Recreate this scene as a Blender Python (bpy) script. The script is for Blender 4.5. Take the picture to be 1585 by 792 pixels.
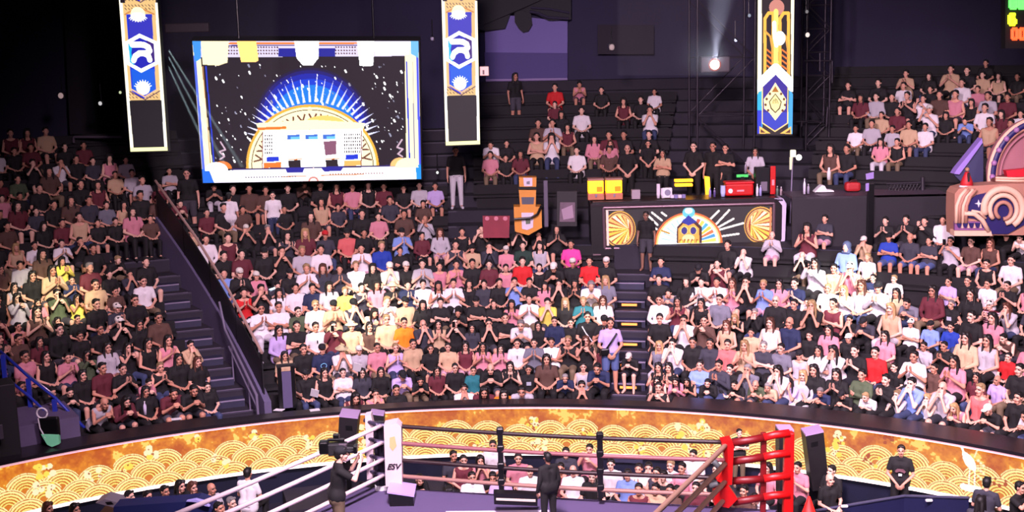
import bpy, bmesh, math, random
import numpy as np
from mathutils import Vector, Matrix

random.seed(7)
rng = np.random.default_rng(11)
scn = bpy.context.scene
for o in list(bpy.data.objects):
    bpy.data.objects.remove(o, do_unlink=True)
col = scn.collection
PI = math.pi

# ------------------------------------------------------------------ camera
FPX, CX, CY = 1950.0, 792.5, 396.0          # focal length in pixels of the 1585 x 792 frame
ROLL, PITCH, CAMZ = 0.025, math.atan(346 / 1950), 10.3
Rv = Vector((1, 0, 0))
Fv = Vector((0, math.cos(PITCH), -math.sin(PITCH)))
Dv = Vector((0, -math.sin(PITCH), -math.cos(PITCH)))
cR, sR = math.cos(ROLL), math.sin(ROLL)
camd = bpy.data.cameras.new('camera')
cam = bpy.data.objects.new('camera', camd)
col.objects.link(cam)
camd.sensor_width = 36
camd.lens = 36 * FPX / 1585
camd.clip_end = 300
Xa = Rv * cR + Dv * sR
Ya = -(Dv * cR - Rv * sR)
Za = -Fv
M = Matrix.Identity(4)
for i in range(3):
    M[i][0], M[i][1], M[i][2] = Xa[i], Ya[i], Za[i]
M[2][3] = CAMZ
cam.matrix_world = M
scn.camera = cam

scn.view_settings.view_transform = 'Standard'
scn.view_settings.look = 'None'
scn.view_settings.gamma = 1
scn.view_settings.use_curve_mapping = False
scn.view_settings.exposure = 0.0
world = bpy.data.worlds.new('world')
scn.world = world
world.use_nodes = True
world.node_tree.nodes['Background'].inputs[0].default_value = (0.10, 0.07, 0.20, 1)
world.node_tree.nodes['Background'].inputs[1].default_value = 0.20

CB = Vector((-0.895, 11.72, 0))              # centre of the round bowl
R0 = 15.9                                     # radius of its inner rim
RUN, RISE = 0.75, 0.345
HEAD = 1.20


def ray(px, py):
    u, v = (px - CX) / FPX, (py - CY) / FPX
    u2, v2 = u * cR - v * sR, u * sR + v * cR
    return Rv * u2 + Fv + Dv * v2


def on_z(px, py, z):
    r = ray(px, py)
    return r * ((z - CAMZ) / r.z) + Vector((0, 0, CAMZ))


def at(px, py, Y):
    r = ray(px, py)
    return r * (Y / r.y) + Vector((0, 0, CAMZ))


def on_r(px, py, rad):
    r = ray(px, py)
    a = r.x ** 2 + r.y ** 2
    b = -2 * (r.x * CB.x + r.y * CB.y)
    c = CB.x ** 2 + CB.y ** 2 - rad * rad
    t = (-b + math.sqrt(b * b - 4 * a * c)) / 2 / a
    return r * t + Vector((0, 0, CAMZ))


def polar(p):
    return math.hypot(p.x - CB.x, p.y - CB.y), math.atan2(p.x - CB.x, p.y - CB.y)


def pol(r, a, z=0.0):
    return Vector((CB.x + r * math.sin(a), CB.y + r * math.cos(a), z))


# ------------------------------------------------------------------ lights
def look(o, target):
    o.rotation_euler = (Vector(target) - o.location).to_track_quat('-Z', 'Y').to_euler()


def area(name, loc, target, size, power, color):
    l = bpy.data.lights.new(name, 'AREA')
    l.energy, l.color, l.size = power, color, size
    o = bpy.data.objects.new(name, l)
    col.objects.link(o)
    o.location = loc
    look(o, target)
    return o


def spot(name, loc, target, angle, power, color, blend=0.6, rad=0.15):
    l = bpy.data.lights.new(name, 'SPOT')
    l.energy, l.color, l.spot_size, l.spot_blend, l.shadow_soft_size = power, color, math.radians(angle), blend, rad
    o = bpy.data.objects.new(name, l)
    col.objects.link(o)
    o.location = loc
    look(o, target)
    return o


PK = (1.0, 0.72, 0.88)
spot('rig_wash_light', (-1, 13, 14.5), (1, 30, 2.6), 84, 19500, PK, 0.7, 0.8)
spot('rig_wash_light', (6, 14, 14.5), (11, 27.5, 2.6), 66, 15500, PK, 0.7, 0.8)
spot('rig_wash_light', (-6, 15, 14.5), (-9, 29.5, 3.0), 50, 3300, (1, 0.62, 0.84), 0.9, 0.8)
spot('front_fill_light', (-2, 2, 13), (3.5, 30, 2.4), 50, 13000, (1, 0.74, 0.88), 0.8, 0.8)  # front pair is fill added from the camera side to brighten faces
spot('front_fill_light', (8, 4, 13), (9, 28, 2.4), 50, 7000, (1, 0.74, 0.88), 0.8, 0.8)
spot('wall_fill_light', (2, 24, 14.5), (-4, 46, 12.5), 50, 900, (0.42, 0.34, 1.0), 1.0, 0.8)  # added purple fill that lifts the middle of the rear wall
spot('rig_wash_light', (3, 18, 15), (4, 36, 7), 70, 900, (0.85, 0.6, 1.0), 0.9, 0.8)
spot('ring_light', (0, 14, 15), (1, 24, 1), 66, 6500, (0.95, 0.8, 1.0), 0.6, 0.8)
# three hard white followspots that rake the seats
spot('beam_light', (-10, 12, 15), on_z(530, 450, 4.2), 8, 60000, (1, 0.95, 0.70), 0.9, 0.1)
spot('beam_light', (-4, 12, 15), on_z(85, 455, 4.2), 7, 42000, (1, 0.93, 0.60), 0.9, 0.1)
spot('beam_light', (9, 12, 15), on_z(1315, 430, 4.2), 8, 55000, (1, 0.97, 0.86), 0.9, 0.1)
spot('beam_light', (2, 12, 15), on_z(905, 460, 3.9), 4, 26000, (1, 0.97, 0.8), 0.9, 0.1)

# ------------------------------------------------------------------ materials
def lin(c):
    return tuple(((x / 12.92) if x <= 0.04045 else ((x + 0.055) / 1.055) ** 2.4) for x in c[:3])


MATS = {}


def mat(name, c, rough=0.6, metal=0.0, noise=0.0, scale=8.0, emit=0.0, bump=0.0, spec=0.5):
    if name in MATS:
        return MATS[name]
    m = bpy.data.materials.new(name)
    m.use_nodes = True
    nt = m.node_tree
    b = nt.nodes['Principled BSDF']
    b.inputs['Base Color'].default_value = (*lin(c), 1)
    b.inputs['Roughness'].default_value = rough
    b.inputs['Metallic'].default_value = metal
    b.inputs['Specular IOR Level'].default_value = spec
    if noise or bump:
        n = nt.nodes.new('ShaderNodeTexNoise')
        n.inputs['Scale'].default_value = scale
        n.inputs['Detail'].default_value = 5
        tc = nt.nodes.new('ShaderNodeTexCoord')
        nt.links.new(tc.outputs['Object'], n.inputs['Vector'])
        if noise:
            mx = nt.nodes.new('ShaderNodeMix')
            mx.data_type = 'RGBA'
            l = lin(c)
            mx.inputs[6].default_value = (*[v * (1 - noise) for v in l], 1)
            mx.inputs[7].default_value = (*[min(1, v * (1 + noise)) for v in l], 1)
            nt.links.new(n.outputs['Fac'], mx.inputs[0])
            nt.links.new(mx.outputs[2], b.inputs['Base Color'])
        if bump:
            bp = nt.nodes.new('ShaderNodeBump')
            bp.inputs['Strength'].default_value = bump
            bp.inputs['Distance'].default_value = 0.01
            nt.links.new(n.outputs['Fac'], bp.inputs['Height'])
            nt.links.new(bp.outputs['Normal'], b.inputs['Normal'])
    if emit:
        b.inputs['Emission Color'].default_value = (*lin(c), 1)
        b.inputs['Emission Strength'].default_value = emit
    MATS[name] = m
    return m


def objcol_mat(name, rough=0.8, var=0.12, scale=30.0, sss=0.0):
    m = bpy.data.materials.new(name)
    m.use_nodes = True
    nt = m.node_tree
    b = nt.nodes['Principled BSDF']
    oi = nt.nodes.new('ShaderNodeObjectInfo')
    n = nt.nodes.new('ShaderNodeTexNoise')
    n.inputs['Scale'].default_value = scale
    tc = nt.nodes.new('ShaderNodeTexCoord')
    nt.links.new(tc.outputs['Object'], n.inputs['Vector'])
    mr = nt.nodes.new('ShaderNodeMapRange')
    mr.inputs['To Min'].default_value = 1 - var
    mr.inputs['To Max'].default_value = 1 + var
    nt.links.new(n.outputs['Fac'], mr.inputs['Value'])
    mx = nt.nodes.new('ShaderNodeVectorMath')
    mx.operation = 'SCALE'
    nt.links.new(oi.outputs['Color'], mx.inputs[0])
    nt.links.new(mr.outputs['Result'], mx.inputs['Scale'])
    nt.links.new(mx.outputs['Vector'], b.inputs['Base Color'])
    b.inputs['Roughness'].default_value = rough
    MATS[name] = m
    return m


def attr_mat(name, emit=0.0, rough=0.7):
    m = bpy.data.materials.new(name)
    m.use_nodes = True
    nt = m.node_tree
    b = nt.nodes['Principled BSDF']
    a = nt.nodes.new('ShaderNodeAttribute')
    a.attribute_name = 'Col'
    b.inputs['Roughness'].default_value = rough
    if emit:
        b.inputs['Base Color'].default_value = (0.01, 0.01, 0.01, 1)
        nt.links.new(a.outputs['Color'], b.inputs['Emission Color'])
        b.inputs['Emission Strength'].default_value = emit
    else:
        nt.links.new(a.outputs['Color'], b.inputs['Base Color'])
    MATS[name] = m
    return m


fabric = objcol_mat('fabric_cloth', 0.85, 0.15, 14)
skinm = objcol_mat('skin', 0.55, 0.06, 20)
hairm = objcol_mat('hair_strands', 0.6, 0.35, 60)
eyem = mat('eye_dark', (0.08, 0.05, 0.05), 0.3)
lipm = mat('lips', (0.62, 0.30, 0.30), 0.5)
crowdm = attr_mat('crowd_cloth', 0, 0.8)
black = mat('black_matte', (0.075, 0.07, 0.09), 0.7, noise=0.2, scale=3)
blackgloss = mat('black_gloss', (0.05, 0.05, 0.06), 0.3)
steel = mat('steel_rail', (0.62, 0.58, 0.70), 0.3, 0.6)
concrete = mat('terrace_dark', (0.125, 0.11, 0.165), 0.8, noise=0.35, scale=2.5, bump=0.3)
edgem = mat('step_edge', (0.50, 0.46, 0.56), 0.6, noise=0.2, scale=5)
wallp = mat('partition_plaster', (0.34, 0.31, 0.43), 0.75, noise=0.18, scale=2)
whitem = mat('white_plastic', (0.85, 0.84, 0.86), 0.5)
redm = mat('red_vinyl', (0.72, 0.05, 0.06), 0.4, noise=0.15, scale=6)

# ------------------------------------------------------------------ object helpers
def tag(o, label=None, cat=None, group=None, kind=None):
    if label:
        o['label'] = label
    if cat:
        o['category'] = cat
    if group:
        o['group'] = group
    if kind:
        o['kind'] = kind
    return o


def empty(name, loc, label=None, cat=None, rz=0.0, group=None):
    o = bpy.data.objects.new(name, None)
    col.objects.link(o)
    o.location = loc
    o.rotation_euler = (0, 0, rz)
    o.empty_display_size = 0.1
    return tag(o, label, cat, group)


class MB:
    """collects shapes in one bmesh"""

    def __init__(s):
        s.bm = bmesh.new()

    def box(s, c, size, rz=0.0, rx=0.0, ry=0.0, bev=0.0):
        m = Matrix.Translation(Vector(c)) @ Matrix.Rotation(rz, 4, 'Z') @ Matrix.Rotation(ry, 4, 'Y') @ Matrix.Rotation(rx, 4, 'X') @ Matrix.Diagonal((*size, 1))
        r = bmesh.ops.create_cube(s.bm, size=1, matrix=m)
        if bev:
            es = list({e for v in r['verts'] for e in v.link_edges})
            bmesh.ops.bevel(s.bm, geom=es, offset=bev, segments=2, affect='EDGES', profile=0.5)
        return s

    def tube(s, p0, p1, r0, r1=None, seg=12, cap=True):
        p0, p1 = Vector(p0), Vector(p1)
        d = p1 - p0
        L = d.length
        m = Matrix.Translation((p0 + p1) / 2) @ d.to_track_quat('Z', 'Y').to_matrix().to_4x4()
        bmesh.ops.create_cone(s.bm, cap_ends=cap, cap_tris=False, segments=seg, radius1=r0, radius2=r0 if r1 is None else r1, depth=L, matrix=m)
        return s

    def path(s, pts, r, seg=8):
        pts = [Vector(p) for p in pts]
        n = len(pts)
        up = None
        rings = []
        for i, p in enumerate(pts):
            d = (pts[min(i + 1, n - 1)] - pts[max(i - 1, 0)]).normalized()
            if up is None:
                up = Vector((0, 0, 1)) if abs(d.z) < 0.9 else Vector((1, 0, 0))
            u = (up - d * up.dot(d)).normalized()
            w = d.cross(u)
            up = u
            k = 1.0
            if 0 < i < n - 1:
                c = (pts[i] - pts[i - 1]).normalized().dot((pts[i + 1] - pts[i]).normalized())
                k = min(1.5, 1 / max(0.5, math.sqrt(max(0.0, (1 + c) / 2))))
            rings.append([s.bm.verts.new(p + (u * math.cos(2 * PI * j / seg) + w * math.sin(2 * PI * j / seg)) * r * k) for j in range(seg)])
        for a, b in zip(rings[:-1], rings[1:]):
            for j in range(seg):
                s.bm.faces.new((a[j], a[(j + 1) % seg], b[(j + 1) % seg], b[j]))
        s.bm.faces.new(rings[0][::-1])
        s.bm.faces.new(rings[-1])
        return s

    def ball(s, c, r, n=12, sc=(1, 1, 1)):
        bmesh.ops.create_uvsphere(s.bm, u_segments=n, v_segments=max(6, n // 2 + 2), radius=1,
                                  matrix=Matrix.Translation(Vector(c)) @ Matrix.Diagonal((r * sc[0], r * sc[1], r * sc[2], 1)))
        return s

    def quad(s, *ps):
        vs = [s.bm.verts.new(Vector(p)) for p in ps]
        s.bm.faces.new(vs)
        return s

    def slab(s, pts, depth):
        """closed outline pts extruded by the vector depth"""
        depth = Vector(depth)
        a = [s.bm.verts.new(Vector(p)) for p in pts]
        b = [s.bm.verts.new(Vector(p) + depth) for p in pts]
        n = len(a)
        s.bm.faces.new(a)
        s.bm.faces.new(b[::-1])
        for i in range(n):
            s.bm.faces.new((a[i], b[i], b[(i + 1) % n], a[(i + 1) % n]))
        return s

    def lathe(s, prof, c=(0, 0, 0), seg=20, m=None):
        m = m or Matrix.Translation(Vector(c))
        rings = []
        for r, z in prof:
            rings.append([s.bm.verts.new(m @ Vector((r * math.cos(2 * PI * i / seg), r * math.sin(2 * PI * i / seg), z))) for i in range(seg)])
        for a, b in zip(rings[:-1], rings[1:]):
            for i in range(seg):
                s.bm.faces.new((a[i], a[(i + 1) % seg], b[(i + 1) % seg], b[i]))
        s.bm.faces.new(rings[0][::-1])
        s.bm.faces.new(rings[-1])
        return s

    def arc(s, r0, r1, z0, z1, a0, a1, n=None):
        """ring sector block about the bowl centre"""
        n = n or max(2, int(abs(a1 - a0) / 0.03))
        P = []
        for i in range(n + 1):
            a = a0 + (a1 - a0) * i / n
            P.append([s.bm.verts.new(pol(r, a, z)) for r, z in ((r0, z0), (r1, z0), (r1, z1), (r0, z1))])
        for A, B in zip(P[:-1], P[1:]):
            for i in range(4):
                s.bm.faces.new((A[i], A[(i + 1) % 4], B[(i + 1) % 4], B[i]))
        s.bm.faces.new(P[0][::-1])
        s.bm.faces.new(P[-1])
        return s

    def build(s, name, m, parent=None, smooth=False):
        me = bpy.data.meshes.new(name)
        bmesh.ops.recalc_face_normals(s.bm, faces=s.bm.faces)
        s.bm.to_mesh(me)
        s.bm.free()
        me.materials.append(m)
        if smooth:
            me.polygons.foreach_set('use_smooth', [True] * len(me.polygons))
        o = bpy.data.objects.new(name, me)
        col.objects.link(o)
        if parent:
            o.parent = parent
            o.matrix_parent_inverse = Matrix.LocRotScale(parent.location, parent.rotation_euler, parent.scale).inverted()
        return o


def struct(mb, name, m, smooth=False):
    return tag(mb.build(name, m, None, smooth), kind='structure')


# ------------------------------------------------------------------ a small painter for lit displays
class Cv:
    def __init__(s, w, h, mp=None, bg=(0, 0, 0)):
        s.w, s.h = w, h
        s.a = np.zeros((h, w, 3))
        s.a[:] = bg
        s.mp = mp or (lambda x, y: (x, y))
        s.X, s.Y = np.meshgrid(np.arange(w) + 0.5, np.arange(h) + 0.5)

    def P(s, pts):
        return [s.mp(*p) for p in pts]

    def mask(s, pts):
        pts = s.P(pts)
        m = np.zeros((s.h, s.w), bool)
        n = len(pts)
        for i in range(n):
            (x0, y0), (x1, y1) = pts[i], pts[(i + 1) % n]
            if y0 == y1:
                continue
            c = ((y0 <= s.Y) & (s.Y < y1)) | ((y1 <= s.Y) & (s.Y < y0))
            m ^= c & (s.X < (x1 - x0) * (s.Y - y0) / (y1 - y0) + x0)
        return m

    def poly(s, pts, c):
        s.a[s.mask(pts)] = c

    def line(s, pts, w, c):
        k = s.scale()
        p = s.P(pts)
        for (x0, y0), (x1, y1) in zip(p[:-1], p[1:]):
            dx, dy = x1 - x0, y1 - y0
            L = dx * dx + dy * dy + 1e-9
            t = np.clip(((s.X - x0) * dx + (s.Y - y0) * dy) / L, 0, 1)
            d = np.hypot(s.X - x0 - t * dx, s.Y - y0 - t * dy)
            s.a[d < w * k / 2] = c

    def scale(s):
        a, b = s.mp(300, 300), s.mp(400, 300)
        return (b[0] - a[0]) / 100

    def ell(s, cx, cy, rx, ry, c, a0=None, a1=None, hole=0.0):
        """a0..a1 in degrees, 0 = right, counter-clockwise"""
        x, y = s.mp(cx, cy)
        k = s.scale()
        dx, dy = (s.X - x) / (rx * k), (s.Y - y) / (ry * k)
        r = np.hypot(dx, dy)
        m = (r < 1) & (r >= hole)
        if a0 is not None:
            an = np.degrees(np.arctan2(-dy, dx)) % 360
            m &= ((an - a0) % 360) <= ((a1 - a0) % 360 or 360)
        s.a[m] = c

    def grid(s, name, corners, m, parent=None, gain=1.0):
        """corners TL TR BR BL in the world; one vertex per painted cell"""
        TL, TR, BR, BL = [np.array(c) for c in corners]
        u, v = np.meshgrid(np.linspace(0, 1, s.w), np.linspace(0, 1, s.h))
        u, v = u[..., None], v[..., None]
        co = TL * (1 - u) * (1 - v) + TR * u * (1 - v) + BR * u * v + BL * (1 - u) * v
        return grid_mesh(name, co, s.a, m, parent, gain)


def grid_mesh(name, co, rgb, m, parent=None, gain=1.0):
    h, w = co.shape[:2]
    me = bpy.data.meshes.new(name)
    i = np.arange(h * w).reshape(h, w)
    f = np.stack([i[:-1, :-1], i[1:, :-1], i[1:, 1:], i[:-1, 1:]], -1).reshape(-1, 4)
    me.vertices.add(h * w)
    me.vertices.foreach_set('co', co.reshape(-1).astype(np.float32))
    me.loops.add(f.size)
    me.loops.foreach_set('vertex_index', f.reshape(-1).astype(np.int32))
    me.polygons.add(len(f))
    me.polygons.foreach_set('loop_start', np.arange(0, f.size, 4, dtype=np.int32))
    me.polygons.foreach_set('loop_total', np.full(len(f), 4, np.int32))
    me.update()
    ca = me.color_attributes.new('Col', 'FLOAT_COLOR', 'POINT')
    c = np.clip(rgb, 0, 3)
    c = np.where(c <= 0.04045, c / 12.92, ((c + 0.055) / 1.055) ** 2.4) * gain
    c = np.concatenate([c, np.ones((*c.shape[:2], 1))], -1)
    ca.data.foreach_set('color', c.reshape(-1).astype(np.float32))
    me.materials.append(m)
    o = bpy.data.objects.new(name, me)
    col.objects.link(o)
    if parent:
        o.parent = parent
        o.matrix_parent_inverse = Matrix.LocRotScale(parent.location, parent.rotation_euler, parent.scale).inverted()
    return o


displaym = attr_mat('led_display', 1.0)


def plane_pts(pix, dTL, dTR, dBL):
    """pix TL TR BR BL; the plane through the first, second and fourth at the given depths"""
    a, b, d = at(*pix[0], dTL), at(*pix[1], dTR), at(*pix[3], dBL)
    n = (b - a).cross(d - a).normalized()
    r = ray(*pix[2])
    o = Vector((0, 0, CAMZ))
    c = o + r * ((a - o).dot(n) / r.dot(n))
    if n.y > 0:
        n = -n
    return [a, b, c, d], n

# ================================================================== the building
A0, A1 = -0.95, 0.86
TZ = lambda k: 1.0 + RISE * k
TR = lambda k: R0 + 0.86 + RUN * k


def ang(px, py, k):
    """bowl angle of the pixel that shows the floor of row k"""
    p = on_z(px, py, TZ(k))
    return polar(p)[1]


A700 = polar(on_r(705, 345, TR(8)))[1]
struct(MB().box((0, 25, -0.1), (70, 80, 0.2)), 'floor', mat('floor_dark', (0.10, 0.10, 0.16), 0.5, noise=0.3, scale=1.5))
struct(MB().box((0, 25, 18.2), (76, 84, 0.3)), 'ceiling', mat('ceiling_dark', (0.05, 0.05, 0.06), 0.9))
backm = mat('wall_purple', (0.165, 0.15, 0.26), 0.85, noise=0.25, scale=0.6)
struct(MB().arc(R0 + 17.6, R0 + 18.1, 0, 18, -1.3, 1.25), 'wall_back', backm)
struct(MB().box((-30, 22, 9), (0.4, 60, 18)), 'wall_left', backm)
struct(MB().box((31, 22, 9), (0.4, 60, 18)), 'wall_right', backm)

# terraces: one solid step per row
t = MB()
for k in range(0, 9):
    t.arc(TR(k) - 0.55, TR(k) + 0.21, 0, TZ(k), A0, A1)
for k in range(9, 19):
    t.arc(TR(k) - 0.55, TR(k) + 0.21, 0, TZ(k), A0, A700)
struct(t, 'terrace_lower', concrete)
t = MB()
PLZ = 4.42                                     # promenade that carries the bar
t.arc(TR(8) + 0.21, TR(11) - 0.55, 0, PLZ, A700, A1)
for k in range(11, 23):
    t.arc(TR(k) - 0.55, TR(k) + 0.21, 0, TZ(k), A700 if k < 19 else A700, A1)
struct(t, 'terrace_upper', concrete)
t = MB()
for k in range(1, 9):
    t.arc(TR(k) - 0.565, TR(k) - 0.53, TZ(k) - 0.035, TZ(k) + 0.006, A0, A1)
for k in range(9, 19):
    t.arc(TR(k) - 0.565, TR(k) - 0.53, TZ(k) - 0.035, TZ(k) + 0.006, A0, A700)
struct(t, 'trim_1', mat('nosing', (0.20, 0.18, 0.25), 0.6))

# rim wall below and above the lit fascia
struct(MB().arc(R0 + 0.05, R0 + 0.25, 0, 1.98, A0, A1, 90), 'wall_rim', mat('rim_navy', (0.06, 0.07, 0.16), 0.5, noise=0.3, scale=2))
struct(MB().arc(R0 - 0.14, R0 + 0.27, 1.965, 2.035, A0, A1, 90), 'trim_2', mat('ledge_black', (0.10, 0.085, 0.11), 0.35, noise=0.3, scale=4))
lg = MATS['ledge_black']
struct(MB().arc(R0 + 0.26, R0 + 0.74, 1.985, 2.033, 0.275, A1, 60), 'trim_5', lg)
struct(MB().arc(R0 + 0.26, R0 + 0.58, 1.985, 2.033, A0, -0.36, 60), 'trim_6', lg)
struct(MB().arc(R0 - 1.35, R0 + 0.05, 0, 0.30, -0.28, 0.40, 60), 'terrace_ringside', concrete)

# ------------------------------------------------------------------ stairway between the blocks
def edge(pts):
    L = [(k, ang(x, y, k)) for x, y, k in pts]
    L.sort()
    n = len(L)
    mk = sum(l[0] for l in L) / n
    ma = sum(l[1] for l in L) / n
    b = sum((l[0] - mk) * (l[1] - ma) for l in L) / sum((l[0] - mk) ** 2 for l in L)
    return lambda k: ma + b * (k - mk)


eR = edge([(397, 638, 1), (345, 541, 4), (293, 452, 7)])
eL = edge([(333, 638, 1), (274, 541, 4), (236, 455, 7)])
st, se = MB(), MB()
for k in range(0, 10):
    st.arc(TR(k) - 0.55 - 0.34, TR(k) - 0.55, TZ(k) - RISE, TZ(k) - RISE / 2, eL(k) , eR(k), 4)
    for r, z in ((TR(k) - 0.55 - 0.35, TZ(k) - RISE / 2), (TR(k) - 0.56, TZ(k))):
        se.arc(r, r + 0.05, z - 0.02, z + 0.008, eL(k), eR(k), 4)
stairm = mat('stair_navy', (0.15, 0.15, 0.25), 0.6, noise=0.25, scale=4)
struct(st, 'stairs_left', stairm)
struct(se, 'trim_3', edgem)

aR = edge([(1003, 610, 2), (1002, 505, 5), (1003, 432, 7.6)])
aL = edge([(950, 610, 2), (948, 505, 5), (957, 432, 7.6)])
st, se = MB(), MB()
for k in range(0, 9):
    st.arc(TR(k) - 0.55 - 0.34, TR(k) - 0.55, TZ(k) - RISE, TZ(k) - RISE / 2, aL(k), aR(k), 4)
    for r, z in ((TR(k) - 0.55 - 0.35, TZ(k) - RISE / 2), (TR(k) - 0.56, TZ(k))):
        se.arc(r, r + 0.05, z - 0.02, z + 0.008, aL(k), aR(k), 4)
struct(st, 'stairs_centre', stairm)
struct(se, 'trim_4', edgem)
litm = mat('step_lamp_orange', (1.0, 0.55, 0.25), 0.5, emit=1.6)
for j, k in enumerate(range(3, 8)):
    a = (aL(k) + aR(k)) / 2
    o = empty('step_light', pol(TR(k) - 0.92, a, TZ(k) - RISE),
              ['orange step light lowest in the centre aisle', 'orange step light second up the centre aisle', 'orange step light third up the centre aisle',
               'orange step light fourth up the centre aisle', 'orange step light topmost in the centre aisle'][j], 'step light', -a, 'step lights up the centre aisle')
    m = MB().box((0, -0.02, 0.085), (0.62, 0.035, 0.13))
    h = m.build('housing', blackgloss)
    h.parent = o
    m = MB().box((0, -0.045, 0.10), (0.40, 0.02, 0.055))
    h = m.build('lamp', litm)
    h.parent = o
    o.rotation_euler = (0, 0, -a)

# partition wall along the stairway, following the slope
def ridge(name, e, k0, k1, zb, zt, th, m, off=0.0, n=24, st=True):
    b = MB().bm
    P = []
    for i in range(n + 1):
        k = k0 + (k1 - k0) * i / n
        r = TR(k) - 0.2
        a = e(k) + (off + th / 2) / r
        z = TZ(k)
        row = []
        for da, zz in ((-th / 2 / r, zb), (th / 2 / r, zb), (th / 2 / r, zt), (-th / 2 / r, zt)):
            row.append(b.verts.new(pol(r, a + da, max(0, z + zz))))
        P.append(row)
    for A, B in zip(P[:-1], P[1:]):
        for i in range(4):
            b.faces.new((A[i], A[(i + 1) % 4], B[(i + 1) % 4], B[i]))
    b.faces.new(P[0][::-1])
    b.faces.new(P[-1])
    mb = MB()
    mb.bm = b
    return mb


struct(ridge('w', eR, 0.6, 10.6, -0.6, 0.86, 0.16, wallp), 'wall_stairway', wallp)


def rp(e, k, z, off=0.08):
    r = TR(k) - 0.2
    return pol(r, e(k) + off / r, TZ(k) + z)


g = empty('guard_screen', rp(eR, 1, 0.9), 'black guard screen with pale handrail running up beside the stairway partition', 'guard rail')
ridge('w', eR, 0.9, 10.6, 0.87, 1.62, 0.03, black, off=0.06).build('screen_panel', mat('guard_black', (0.055, 0.05, 0.075), 0.5), g)
for k in (1.0, 3.4, 5.8, 8.2, 10.5):
    MB().tube(rp(eR, k, 0.85), rp(eR, k, 1.86), 0.028).build('post', blackgloss, g)
MB().path([rp(eR, k, 1.86) for k in (0.9, 4, 7, 10.6)], 0.035).build('handrail', mat('handrail_pale', (0.62, 0.50, 0.47), 0.4), g)
g = empty('stair_handrail', rp(eR, 1, 0, -0.15), 'bright steel handrail at the foot of the stairway partition', 'handrail')
MB().path([rp(eR, k, z, -0.12) for k, z in ((0.75, 0.30), (0.8, 0.92), (3.5, 0.98), (3.8, 1.02), (4.2, 1.5))], 0.028).build('rail', steel, g)
MB().path([rp(eR, k, z, -0.12) for k, z in ((0.8, 0.62), (3.5, 0.72))], 0.022).build('lower_rail', steel, g)
for k in (1.6, 3.2):
    MB().tube(rp(eR, k, 0.0, -0.12), rp(eR, k, 0.95, -0.12), 0.02).build('post', steel, g)
# grey end panel and black screen where the middle block meets the rim
a = ang(437, 640, 1)
g = empty('end_panel', pol(R0 + 0.55, a, 2.06), 'grey panel with black frame ending the middle block at the ledge', 'panel')
p0 = pol(R0 + 0.55, a, 2.0)
m = MB().box((0, 0, 0), (0.22, 0.06, 0.85))
h = m.build('panel', mat('panel_grey', (0.30, 0.27, 0.40), 0.6)); h.parent = g; h.location = (0, 0, 0.40)
for s in (-1, 1):
    h = MB().box((0, 0, 0), (0.09, 0.10, 1.0), bev=0.01).build('frame_post', blackgloss); h.parent = g; h.location = (s * 0.15, 0, 0.45)
h = MB().box((0, 0, 0), (0.42, 0.12, 0.05)).build('top_rail', mat('guard_black', (.055, .05, .075), .5)); h.parent = g; h.location = (0, 0, 0.97)
g.rotation_euler = (0, 0, -a)

# benches, one per row and block
benchm = mat('bench_black', (0.055, 0.045, 0.07), 0.8, noise=0.2, scale=6)
ORDW = ['front', 'second', 'third', 'fourth', 'fifth', 'sixth', 'seventh', 'eighth', 'ninth', 'tenth', 'eleventh', 'twelfth', 'thirteenth', 'fourteenth',
        'fifteenth', 'sixteenth', 'seventeenth', 'eighteenth', 'nineteenth', 'twentieth', 'twenty-first', 'twenty-second', 'top']


def bench(k, a0, a1, where):
    o = empty('bench', pol(TR(k), (a0 + a1) / 2, TZ(k)), 'black bench with low back, %s row %s' % (ORDW[k], where), 'bench', 0, 'benches along the terraces')
    MB().arc(TR(k) - 0.20, TR(k) + 0.17, TZ(k) + 0.33, TZ(k) + 0.395, a0, a1).build('seat', benchm, o)
    MB().arc(TR(k) + 0.17, TR(k) + 0.20, TZ(k) + 0.33, TZ(k) + 0.66, a0, a1).build('backrest', benchm, o)
    MB().arc(TR(k) - 0.10, TR(k) + 0.14, TZ(k), TZ(k) + 0.33, a0 + .004, a1 - .004).build('base', benchm, o)


for k in range(0, 9):
    bench(k, A0 + 0.01, eL(k) - 0.004, 'on the stairway side, outer block')
    bench(k, eR(k) + 0.014, aL(k) - 0.004, 'between stairway partition and centre aisle')
    bench(k, aR(k) + 0.004, A1 - 0.01, 'past the centre aisle')
for k in range(9, 13):
    bench(k, A0 + 0.01, eL(min(k, 10)) - 0.03, 'behind the outer block')
    bench(k, eR(min(k, 10)) + 0.014, A700 - 0.01, 'below the big screen')
for k in range(13, 18):
    bench(k, A0 + 0.01, A700 - 0.3, 'high behind the outer block')
aW = polar(on_r(1035, 200, TR(15)))[1]
aE = polar(on_r(1262, 200, TR(15)))[1]
for k in range(12, 20):
    bench(k, A700 + 0.02, aW, 'under the pale blind')
for k in range(11, 22):
    bench(k, aE, A1 - 0.01, 'high beside the scoreboard')

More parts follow.
